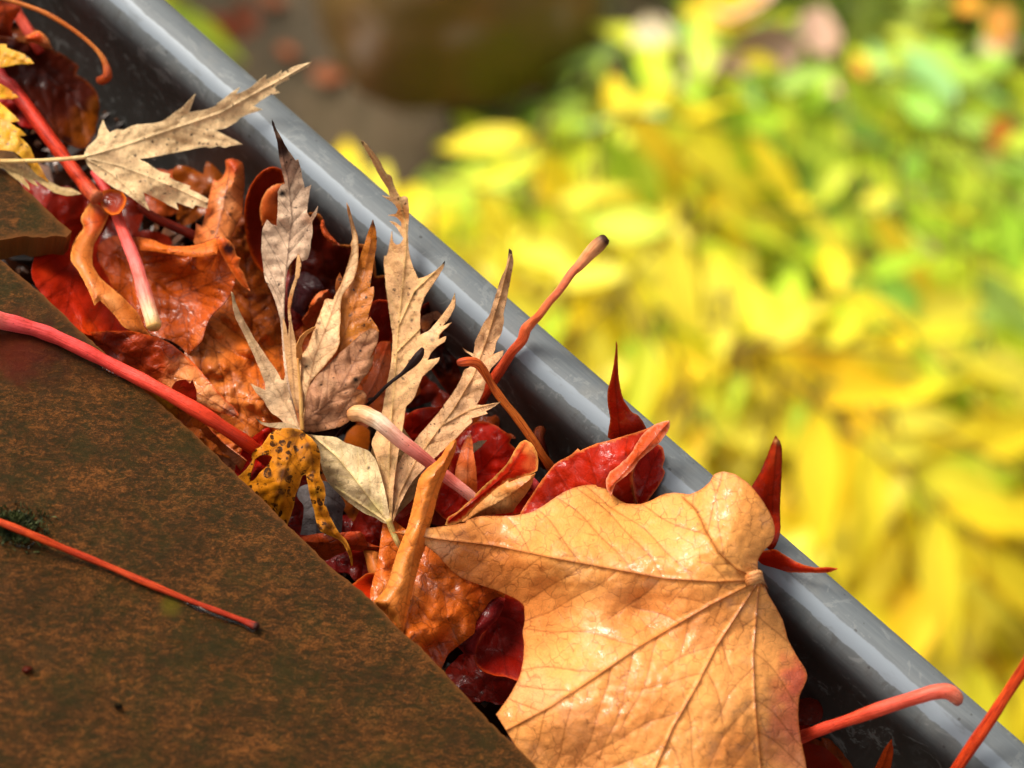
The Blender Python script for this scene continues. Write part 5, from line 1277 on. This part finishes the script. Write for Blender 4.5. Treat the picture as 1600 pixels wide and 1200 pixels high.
meniscus('water_bead', [(280, 934), (300, 938), (330, 950), (365, 964), (392, 972), (405, 978), (402, 990), (390, 990), (378, 980), (350, 972), (320, 960), (295, 948)], 'film of clear water clinging along the end of the stalk on the slate', 0.9)
meniscus('water_bead', [(155, 566), (175, 572), (200, 583), (214, 590), (206, 596), (180, 587), (162, 578)], 'small water film under the long pink stalk at the slate edge', 0.8)
meniscus('water_bead', [(-20, 828), (0, 838), (20, 845), (45, 850), (55, 846), (50, 856), (30, 858), (0, 850), (-20, 842)], 'curved water film at the foot of the moss', 0.8)


def moss():
    k = NT('moss')
    at = k.n('ShaderNodeTexCoord').outputs['Object']
    col = k.mix(k.ramp(k.noise(at, 500, 4), 0.4, 0.6), (0.014, 0.022, 0.004), (0.09, 0.11, 0.03))
    pr = k.n('ShaderNodeBsdfPrincipled', Base_Color=col, Roughness=0.6)
    k.surface(pr.outputs[0])
    rr = random.Random(3)
    ve, fa = [], []
    for i in range(1500):
        a, q = rr.uniform(0, 6.28), math.sqrt(rr.random())
        u, v = 22 + 32 * q * math.cos(a), 826 + 21 * q * math.sin(a)
        if rr.random() < .25:
            u, v = 22 + rr.gauss(0, 25), 826 + rr.gauss(0, 16)
        base = slate_pt(u, v, -0.2)
        hh = (0.0009 + 0.0022 * (1 - q * q)) * rr.uniform(0.6, 1.2)
        lean = Vector((math.cos(a) * q * 0.8 + rr.uniform(-.4, .4), -math.sin(a) * q * .6 + rr.uniform(-.3, .5), 1.0)).normalized()
        side = lean.cross(Vector((rr.uniform(-1, 1), rr.uniform(-1, 1), 0.1))).normalized() * rr.uniform(.00015, .0003)
        n = len(ve)
        mid = base + lean * hh * 0.6
        ve += [base - side, base + side, mid + side * .8, mid - side * .8, base + lean * hh + Vector((rr.uniform(-1, 1), rr.uniform(-1, 1), 0)) * .0006]
        fa += [(n, n + 1, n + 2, n + 3), (n + 3, n + 2, n + 4)]
    me = bpy.data.meshes.new('moss')
    me.from_pydata([tuple(v) for v in ve], [], fa)
    ob = put('moss', me, k.m)
    c = slate_pt(22, 828, 0)
    ob.location = c
    ob.data.transform(Matrix.Translation(-Vector(c)))
    return tag(ob, 'little green cushion of moss growing on the slate at the left edge', 'moss', kind='stuff')


moss()
for x, y, c_, lb, sz in ((42, 1046, (70, 14, 8), 'tiny dark red scrap lying on the slate near the left edge', 10), (185, 1103, (20, 12, 10), 'tiny black crumb lying on the lower slate', 7)):
    rr = random.Random(x)
    pl = [(x + sz * math.cos(t) * rr.uniform(.6, 1.1), y + sz * .8 * math.sin(t) * rr.uniform(.6, 1.1)) for t in np.linspace(0, 5.6, 8)]
    ob = sheet('debris', pl, [(x, y, .9)], M_red, None, color=c_, step=3, mapper=slate_n, bulge=.8, thick=.5, seed=x)
    c = slate_pt(x, y, 0)
    ob.location = c
    ob.data.transform(Matrix.Translation(-Vector(c)))
    tag(ob, lb, 'debris')


def grit():
    k = NT('wet_grit')
    tc = k.n('ShaderNodeTexCoord').outputs['Object']
    col = k.mix(k.ramp(k.noise(tc, 150, 4), 0.4, 0.6), (0.02, 0.008, 0.004), (0.14, 0.05, 0.02))
    k.surface(k.n('ShaderNodeBsdfPrincipled', Base_Color=col, Roughness=0.35).outputs[0])
    rr = random.Random(5)
    ve, fa = [], []
    for i in range(2600):
        u_, s_ = rr.uniform(-.3, .3), rr.uniform(-70, -10)
        p = gp(u_, s_, -0.0375 + rr.uniform(0, .006))
        q = rr.uniform(.0004, .0013) * (2 if rr.random() < .1 else 1)
        a = Vector((rr.uniform(-1, 1), rr.uniform(-1, 1), rr.uniform(-.4, .4))).normalized()
        b = a.orthogonal().normalized()
        c = a.cross(b)
        n = len(ve)
        L = q * rr.choice((1, 1, 2.5))
        ve += [p + a * L, p - a * L, p + b * q, p - b * q, p + c * q * .7, p - c * q * .7]
        fa += [(n + x, n + y, n + z) for x, y, z in ((0, 2, 4), (2, 1, 4), (1, 3, 4), (3, 0, 4), (2, 0, 5), (1, 2, 5), (3, 1, 5), (0, 3, 5))]
    me = bpy.data.meshes.new('debris')
    me.from_pydata([tuple(v) for v in ve], [], fa)
    tag(put('debris', me, k.m), 'dark wet crumbs and leaf grit lying at the bottom of the gutter', 'debris', kind='stuff')


grit()


# ------------------------------------------------------------------ the garden below
GZ = -2.1


def soil():
    k = NT('garden_soil')
    tc = k.n('ShaderNodeTexCoord').outputs['Object']
    a = k.noise(tc, 3.0, 8, 0.65)
    b = k.noise(tc, 22, 6, 0.7)
    col = k.mix(k.ramp(a, 0.4, 0.65), (0.04, 0.027, 0.010), (0.085, 0.056, 0.022))
    col = k.mix(k.ramp(b, 0.5, 0.7), col, (0.12, 0.075, 0.035))
    bp = k.n('ShaderNodeBump', Strength=0.8, Distance=0.02, Height=b)
    pr = k.n('ShaderNodeBsdfPrincipled', Base_Color=col, Roughness=0.8, Normal=bp.outputs[0])
    k.surface(pr.outputs[0])
    return k.m


g_ = slab('ground', [(-150, -150, GZ), (150, -150, GZ), (150, 150, GZ), (-150, 150, GZ)], soil())
tag(g_, kind='structure')


def plain_mat(name, cols, rough=0.5, trans=0.3, scale=30):
    """leaf colour picked per object, mottled"""
    k = NT(name)
    oi = k.n('ShaderNodeObjectInfo')
    tc = k.n('ShaderNodeTexCoord').outputs['Object']
    rp = k.t.nodes.new('ShaderNodeValToRGB')
    rp.color_ramp.interpolation = 'LINEAR'
    el = rp.color_ramp.elements
    while len(el) < len(cols):
        el.new(0.5)
    for i, c in enumerate(cols):
        el[i].position = i / (len(cols) - 1)
        el[i].color = lin(c) + (1,)
    k.t.links.new(oi.outputs['Random'], rp.inputs[0])
    n = k.noise(tc, scale, 4, 0.6)
    col = k.mix(k.math('MULTIPLY', k.ramp(n, 0.45, 0.7), 0.2), rp.outputs[0], (0.85, 0.7, 0.4), 'MULTIPLY')
    pr = k.n('ShaderNodeBsdfPrincipled', Base_Color=col, Roughness=rough)
    tr = k.n('ShaderNodeBsdfTranslucent', Color=col)
    mx = k.n('ShaderNodeMixShader', Fac=trans, i1=pr.outputs[0], i2=tr.outputs[0])
    k.surface(mx.outputs[0])
    return k.m


M_yel = plain_mat('yellow_foliage', [(244, 216, 18), (246, 226, 38), (244, 232, 80), (236, 226, 40), (246, 204, 12), (226, 226, 52)], rough=.55, trans=.3)
M_lime = plain_mat('lime_foliage', [(200, 222, 30), (224, 234, 50), (170, 210, 40), (200, 222, 60), (235, 236, 50)], rough=.55, trans=.3)
M_grn = plain_mat('green_foliage', [(175, 215, 50), (150, 205, 85), (205, 226, 50), (145, 200, 120), (214, 228, 70)], rough=.55, trans=.3)
M_lit = plain_mat('litter', [(225, 190, 160), (205, 150, 130), (240, 225, 190), (160, 110, 85)], rough=.6, trans=.1)
M_olit = plain_mat('orange_litter', [(215, 130, 25), (190, 95, 25), (220, 150, 30), (150, 75, 30)], rough=.6, trans=.1)
M_rust = plain_mat('rusty_litter', [(150, 75, 25), (120, 60, 30), (170, 60, 20), (140, 100, 60)], rough=.6, trans=.1)
M_twig = plain_mat('twig_bark', [(110, 85, 30), (130, 110, 40), (95, 70, 35)], rough=.7, trans=.0)


def leaflet_mesh(name, L, W, bend, seed):
    rr = random.Random(seed)
    nx, ny = 9, 4
    ve, fa = [], []
    for i in range(nx + 1):
        t = i / nx
        w = W * (math.sin(math.pi * t ** 0.85) ** 0.8) * (1 - 0.25 * t)
        for j in range(-ny // 2, ny // 2 + 1):
            q = j / (ny / 2)
            ve.append((t * L, q * w / 2, -bend * L * t * t - 0.12 * W * (1 - abs(q)) + 0.02 * W * math.sin(t * 14) * abs(q)))
    m = ny + 1
    for i in range(nx):
        for j in range(ny):
            a = i * m + j
            fa.append((a, a + 1, a + m + 1, a + m))
    me = bpy.data.meshes.new(name)
    me.from_pydata(ve, [], fa)
    me.polygons.foreach_set('use_smooth', np.ones(len(me.polygons), bool))
    return me


LM = [leaflet_mesh('leaf_shape', 0.10, 0.036, 0.15, 1), leaflet_mesh('leaf_shape', 0.085, 0.030, 0.3, 2), leaflet_mesh('leaf_shape', 0.12, 0.036, 0.22, 3)]
LMAT = {}


def shape(i, mat):
    key = (i, mat.name)
    if key not in LMAT:
        me = LM[i].copy()
        me.materials.append(mat)
        LMAT[key] = me
    return LMAT[key]


def thin_tube(name, a, b, r, mat, parent):
    a, b = Vector(a), Vector(b)
    t = (b - a).normalized()
    x = t.orthogonal().normalized()
    y = t.cross(x)
    ve, fa = [], []
    for k_, p, rr_ in ((0, a, r), (1, (a + b) / 2 + x * r, r * .8), (2, b, r * .5)):
        for j in range(6):
            an = j * math.pi / 3
            ve.append(tuple(p + (x * math.cos(an) + y * math.sin(an)) * rr_))
    for i in (0, 6):
        for j in range(6):
            j2 = (j + 1) % 6
            fa.append((i + j, i + j2, i + 6 + j2, i + 6 + j))
    me = bpy.data.meshes.new(name)
    me.from_pydata(ve, [], fa)
    return put(name, me, mat, parent)


def shrub(u, v, spread, n_spray, top, mats, label, name='shrub', cat='shrub', group=None, seed=0, drop=0.35, scale=1.0, dirbias=None):
    """sprays of paired leaflets held on arching stalks; u, v is where its middle is seen, top its height above ground"""
    rr = random.Random(seed)
    c = P(u, v - 48, (GZ + top) * 1000)       # the sprays lean towards the house
    base = Vector((c.x, c.y, GZ))
    root = empty(name, tuple(base), label, cat, group)
    for k in range(int(n_spray * 1.25)):
        a = rr.uniform(0, 2 * math.pi)
        q = math.sqrt(rr.random())
        px = Vector((c.x + spread[0] * q * math.cos(a), c.y + spread[1] * q * math.sin(a), GZ + top - drop * q * q * 0.6 - rr.uniform(0, drop * .5)))
        d = Vector((math.cos(a), math.sin(a), 0)) * (0.4 + q) + Vector((rr.uniform(-.6, .6), rr.uniform(-.6, .6) - 0.35, 0))
        if dirbias:
            d += Vector(dirbias)
        d += Vector((0.25, -0.35, 0))
        d += Vector((0.08, -0.45, 0))
        d.z = 0
        d.normalize()
        d = (d + Vector((0, 0, -rr.uniform(.15, .55)))).normalized()
        side = d.cross(Vector((0, 0, 1))).normalized()
        Ls = rr.uniform(.14, .24) * scale
        if k % 2 == 0:
            thin_tube('stem', base + Vector((rr.uniform(-.03, .03), rr.uniform(-.03, .03), 0)), px, .004, M_twig, root)
        thin_tube('stem', px, px + d * Ls, .002, M_twig, root)
        nl = rr.choice((5, 7, 7))
        for i in range(nl):
            if i == nl - 1:
                p, dd = px + d * Ls, d
            else:
                t = (i // 2 + 0.6) / (nl // 2 + .4)
                p = px + d * Ls * t
                dd = (d * rr.uniform(.5, .9) + side * (1 if i % 2 else -1) * rr.uniform(.7, 1.1)).normalized()
            dd = (dd + Vector((0, 0, -rr.uniform(-.1, .4)))).normalized()
            m = rr.choices(mats[0::2], mats[1::2])[0]
            o = bpy.data.objects.new('leaf', shape(rr.randrange(3), m))
            COL.objects.link(o)
            upv = (Vector((-.25, .1, 1)) + Vector((rr.uniform(-.45, .45), rr.uniform(-.45, .45), 0))).normalized()
            xa = dd
            ya = upv.cross(xa).normalized()
            za = xa.cross(ya)
            M = Matrix((xa, ya, za)).transposed().to_4x4()
            M.translation = p - base
            s_ = rr.uniform(.75, 1.25) * scale
            o.matrix_basis = M @ Matrix.Scale(s_, 4)
            o.parent = root
    return root


Y = [M_yel, 8, M_lime, 1]
YL = [M_yel, 5, M_lime, 4]
GR_ = [M_lime, 5, M_grn, 4]
GG = [M_lime, 3, M_grn, 6]
shrub(668, 318, (.07, .06), 26, .75, [M_yel, 1, M_yel, 1], 'golden yellow shrub just beyond the middle of the gutter, its left edge against dark shade', seed=31, dirbias=(-.3, -.3, 0))
shrub(925, 165, (.08, .06), 24, .62, YL, 'yellow green shrub right of the brown boulder', seed=32)
shrub(900, 420, (.14, .10), 24, .80, Y, 'bright yellow shrub behind the salmon stalk', seed=33)
shrub(1120, 380, (.15, .12), 28, .74, Y, 'yellow shrub in the middle of the garden, left of the green patch', seed=34)
shrub(1200, 640, (.16, .13), 30, .84, Y, 'dense yellow shrub above the upright red leaf point', seed=35)
shrub(1420, 600, (.17, .14), 30, .82, Y, 'tall bright yellow shrub at the right of the garden', seed=36)
shrub(1010, 640, (.10, .08), 16, .66, Y, 'low amber yellow shrub just past the thin red spike', seed=37)
shrub(1420, 850, (.15, .12), 26, .78, Y, 'drooping yellow shrub low at the right above the gutter bead', seed=38, dirbias=(.1, -.5, 0))
shrub(1570, 750, (.10, .12), 18, .70, Y, 'yellow shrub cut by the right edge of the picture', seed=39)
shrub(1120, 150, (.15, .10), 32, .45, GR_, 'lime green leafy plant at the top middle of the garden', seed=41, name='leafy_plant', cat='plant', scale=.9)
shrub(1330, 130, (.16, .12), 34, .42, GR_, 'mid green leafy plant at the upper right', seed=42, name='leafy_plant', cat='plant', scale=.9)
shrub(1480, 260, (.16, .12), 34, .45, GG, 'green plant with yellowing leaves below the orange litter at the right', seed=43, name='leafy_plant', cat='plant', scale=.9)
shrub(1310, 330, (.14, .10), 22, .52, GR_, 'lime plant mixed with yellow leaves in the right middle of the garden', seed=44, name='leafy_plant', cat='plant', scale=.9)
shrub(1560, 420, (.12, .12), 18, .50, GR_, 'yellow green plant at the right edge above the tall yellow shrub', seed=45, name='leafy_plant', cat='plant', scale=.9)
shrub(1560, 60, (.12, .10), 16, .40, GG, 'green plant in the top right corner', seed=46, name='leafy_plant', cat='plant', scale=.9)


UG = 'low yellow plants filling the ground under the taller shrubs'
for i, (u, v, top, mm, lb) in enumerate((
        (800, 300, .5, YL, 'low pale yellow plant between the two shrubs nearest the boulder'), (1010, 260, .5, Y, 'low yellow plant left of the lime green leafy plant'), (1010, 480, .55, Y, 'low yellow plant under the shrub behind the salmon stalk'),
        (1180, 500, .55, YL, 'low lemon plant in the middle of the garden'), (1310, 500, .5, Y, 'low yellow plant below the lime and yellow mix'), (1300, 760, .55, Y, 'low yellow plant right of the upright red leaf point'),
        (1120, 700, .5, Y, 'low yellow plant hugging the bead above the big leaf'), (1540, 560, .5, YL, 'low lemon plant under the shrub at the right edge'), (1400, 980, .5, YL, 'low yellow green plant at the lower right above the bead'),
        (1500, 700, .55, Y, 'low yellow plant under the tall bright shrub'), (1230, 270, .38, GR_, 'low lime plant at the upper middle'), (1420, 180, .36, GR_, 'low lime plant at the upper right'), (1040, 60, .36, GR_, 'low green plant at the top edge'))):
    shrub(u, v, (.14, .11), 26, top, mm, lb, name='low_plant', cat='plant', group=UG, seed=60 + i, scale=.8)
for i, (x, y) in enumerate(((-.75, .9), (-.9, 1.4), (1.35, .9), (1.5, 1.5), (.4, 2.0), (1.0, .3), (.9, -.3), (1.6, .1), (-.3, 2.2), (1.2, 2.1))):
    o = shrub(800, 600, (.2, .16), 22, .6, Y if i % 2 else GR_, 'shrub standing in the garden beyond the edges of the picture', group='shrubs beyond the picture edges', seed=90 + i)
    o.location = (x, y + .55, GZ)


# grass between the plants
def grass():
    k = NT('grass_blades')
    tc = k.n('ShaderNodeTexCoord').outputs['Object']
    col = k.mix(k.ramp(k.noise(tc, 9, 4), 0.4, 0.6), (0.16, 0.24, 0.02), (0.42, 0.46, 0.05))
    pr = k.n('ShaderNodeBsdfPrincipled', Base_Color=col, Roughness=0.5)
    k.surface(pr.outputs[0])
    rr = random.Random(9)
    ve, fa = [], []
    for i in range(9000):
        u, v = rr.uniform(820, 2000), rr.uniform(-300, 800)
        p = P(u, v, GZ * 1000)
        if value_noise(np.array([p.x * 9]), np.array([p.y * 9]), 5)[0] < .42:
            continue
        hh = rr.uniform(.05, .16)
        a = rr.uniform(0, 6.28)
        side = Vector((math.cos(a), math.sin(a), 0)) * rr.uniform(.002, .005)
        lean = Vector((rr.uniform(-.7, .7), rr.uniform(-.7, .7), 1)).normalized()
        m_ = p + lean * hh * .55
        t = p + lean * hh + Vector((lean.x, lean.y, -.2)) * hh * .4
        n = len(ve)
        ve += [p - side, p + side, m_ + side * .8, m_ - side * .8, t]
        fa += [(n, n + 1, n + 2, n + 3), (n + 3, n + 2, n + 4)]
    me = bpy.data.meshes.new('grass')
    me.from_pydata([tuple(v) for v in ve], [], fa)
    return tag(put('grass', me, k.m), 'grass and low weeds between the garden plants', 'grass', kind='stuff')


grass()


def litter_leaf(u, v, sz, mat, label, h=.12, name='fallen_leaf', group=None):
    p = P(u, v, (GZ + h) * 1000)
    rr = random.Random(int(u * 7 + v))
    o = bpy.data.objects.new(name, shape(rr.randrange(2), mat))
    COL.objects.link(o)
    o.location = p
    o.rotation_euler = (rr.uniform(-.4, .4), rr.uniform(-.3, .3), rr.uniform(0, 6.3))
    o.scale = (sz, sz * 1.9, sz)
    return tag(o, label, 'leaf', group)


LG = 'pale fallen leaves lying blurred among the garden plants'
for u, v, z, lb in ((1010, 20, .8, 'pale leaf at the top edge above the yellow green shrub'), (1255, 60, 1.1, 'large pinkish pale leaf at the top, right of the whitish one'), (1275, 85, .9, 'pinkish leaf tucked under the large pinkish one at the top'),
                    (1045, 150, .5, 'tiny greyish leaf on the right side of the yellow green shrub'), (1535, 80, .7, 'small pale leaf below the orange leaves in the top right corner'), (1350, 380, .7, 'cream leaf left of its twin in the right middle'),
                    (1440, 385, .7, 'cream leaf right of its twin, beside the lime plant'), (1440, 290, .8, 'pale pinkish leaf above the two cream ones at the right'), (1370, 265, .5, 'small whitish leaf among green plants right of centre'), (1580, 330, .6, 'pale leaf at the right edge below the orange leaves'),
                    (1160, 570, .6, 'faint pink leaf in a gap of the middle yellow shrub'), (1275, 600, .7, 'pale brownish leaf in the gap left of the tall yellow shrub'), (1030, 560, .6, 'small grey leaf just above the thin red spike'), (1520, 1000, 1.0, 'pale pink leaf on bare soil at the lower right'),
                    (1570, 1040, 1.0, 'pale leaf at the right edge above the rust red stalk'), (1500, 1050, .7, 'small pale leaf against the bead at the lower right'), (1590, 960, .7, 'pale leaf at the right edge under the drooping yellow shrub'), (1330, 150, .6, 'small tan leaf under the large pinkish one'), (1100, 60, .6, 'small pale leaf left of the whitish top leaf')):
    litter_leaf(u, v, z, M_lit, lb, h=.30 if v < 800 else .05, group=LG)
litter_leaf(1140, 30, 1.4, M_lit, 'whitish blurred leaf at the top of the garden, right of the yellow green shrub', h=.35)
litter_leaf(1200, 5, 1.0, M_yel, 'yellow blurred leaf at the very top of the garden', h=.35)
OG = 'orange fallen leaves lying blurred at the far right of the garden'
for u, v, z, lb in ((1570, 180, .7, 'orange leaf at the right edge, upper of a close pair'), (1590, 235, .65, 'orange leaf at the right edge, lower of a close pair'), (1500, 20, .5, 'orange leaf at the top right, left of the corner'),
                    (1560, 5, .55, 'orange leaf cut by the top right corner'), (1260, 145, .4, 'small rusty leaf below the large pinkish leaf'), (1350, 120, .35, 'tiny orange leaf among lime leaves at the upper right')):
    litter_leaf(u, v, z, M_olit, lb, h=.32, group=OG)
RG = 'rusty fallen leaves on the bare soil behind the gutter at the top'
for u, v, z, lb in ((450, 90, .5, 'rusty leaf on soil right above the pointed tip of the straw leaf'), (485, 120, .6, 'rust red leaf on soil just right of the straw leaf tip'), (330, 20, .8, 'brown leaf on soil nearest the bead at the top'), (420, 10, .7, 'tan leaf on soil at the top edge, left of the boulder'),
                    (540, 20, .8, 'rust red leaf against the left flank of the boulder'), (560, 45, .6, 'rusty leaf lowest against the left flank of the boulder'), (380, 0, .7, 'brown orange leaf at the top edge above the bead')):
    litter_leaf(u, v, z, M_rust, lb, h=.02, group=RG)


# brown boulder at the top
def boulder():
    k = NT('mossy_stone')
    tc = k.n('ShaderNodeTexCoord').outputs['Object']
    a = k.noise(tc, 6, 6, 0.6)
    col = k.mix(k.ramp(a, 0.4, 0.62), (0.12, 0.066, 0.012), (0.20, 0.085, 0.028))
    col = k.mix(k.ramp(k.noise(tc, 14, 4), 0.55, 0.7), col, (0.22, 0.15, 0.11))
    col = k.mix(k.ramp(k.noise(tc, 4.3, 3), 0.52, 0.66), col, (0.13, 0.09, 0.012))
    pr = k.n('ShaderNodeBsdfPrincipled', Base_Color=col, Roughness=0.6)
    k.surface(pr.outputs[0])
    import bmesh
    bm = bmesh.new()
    bmesh.ops.create_icosphere(bm, subdivisions=5, radius=1)
    for v in bm.verts:
        p = v.co
        n = value_noise(np.array([p.x * 2.2 + 7]), np.array([p.y * 2.2 + p.z * 1.7]), 3)[0]
        n2 = value_noise(np.array([p.x * 6 + 7]), np.array([p.y * 6 + p.z * 5]), 4)[0]
        v.co = p * (0.92 + .16 * n + .04 * n2)
        if v.co.z < 0.0:
            f = max(0.3, 1 + v.co.z * 0.95)
            v.co.x *= f
            v.co.y *= f
        v.co.x *= .17
        v.co.y *= .16
        v.co.z *= .22
    me = bpy.data.meshes.new('boulder')
    bm.to_mesh(me)
    bm.free()
    me.polygons.foreach_set('use_smooth', np.ones(len(me.polygons), bool))
    ob = put('boulder', me, k.m)
    ob.location = P(715, 0, (GZ + .2) * 1000)
    return tag(ob, 'round brown mossy boulder at the top of the garden, dark beneath', 'boulder')


boulder()
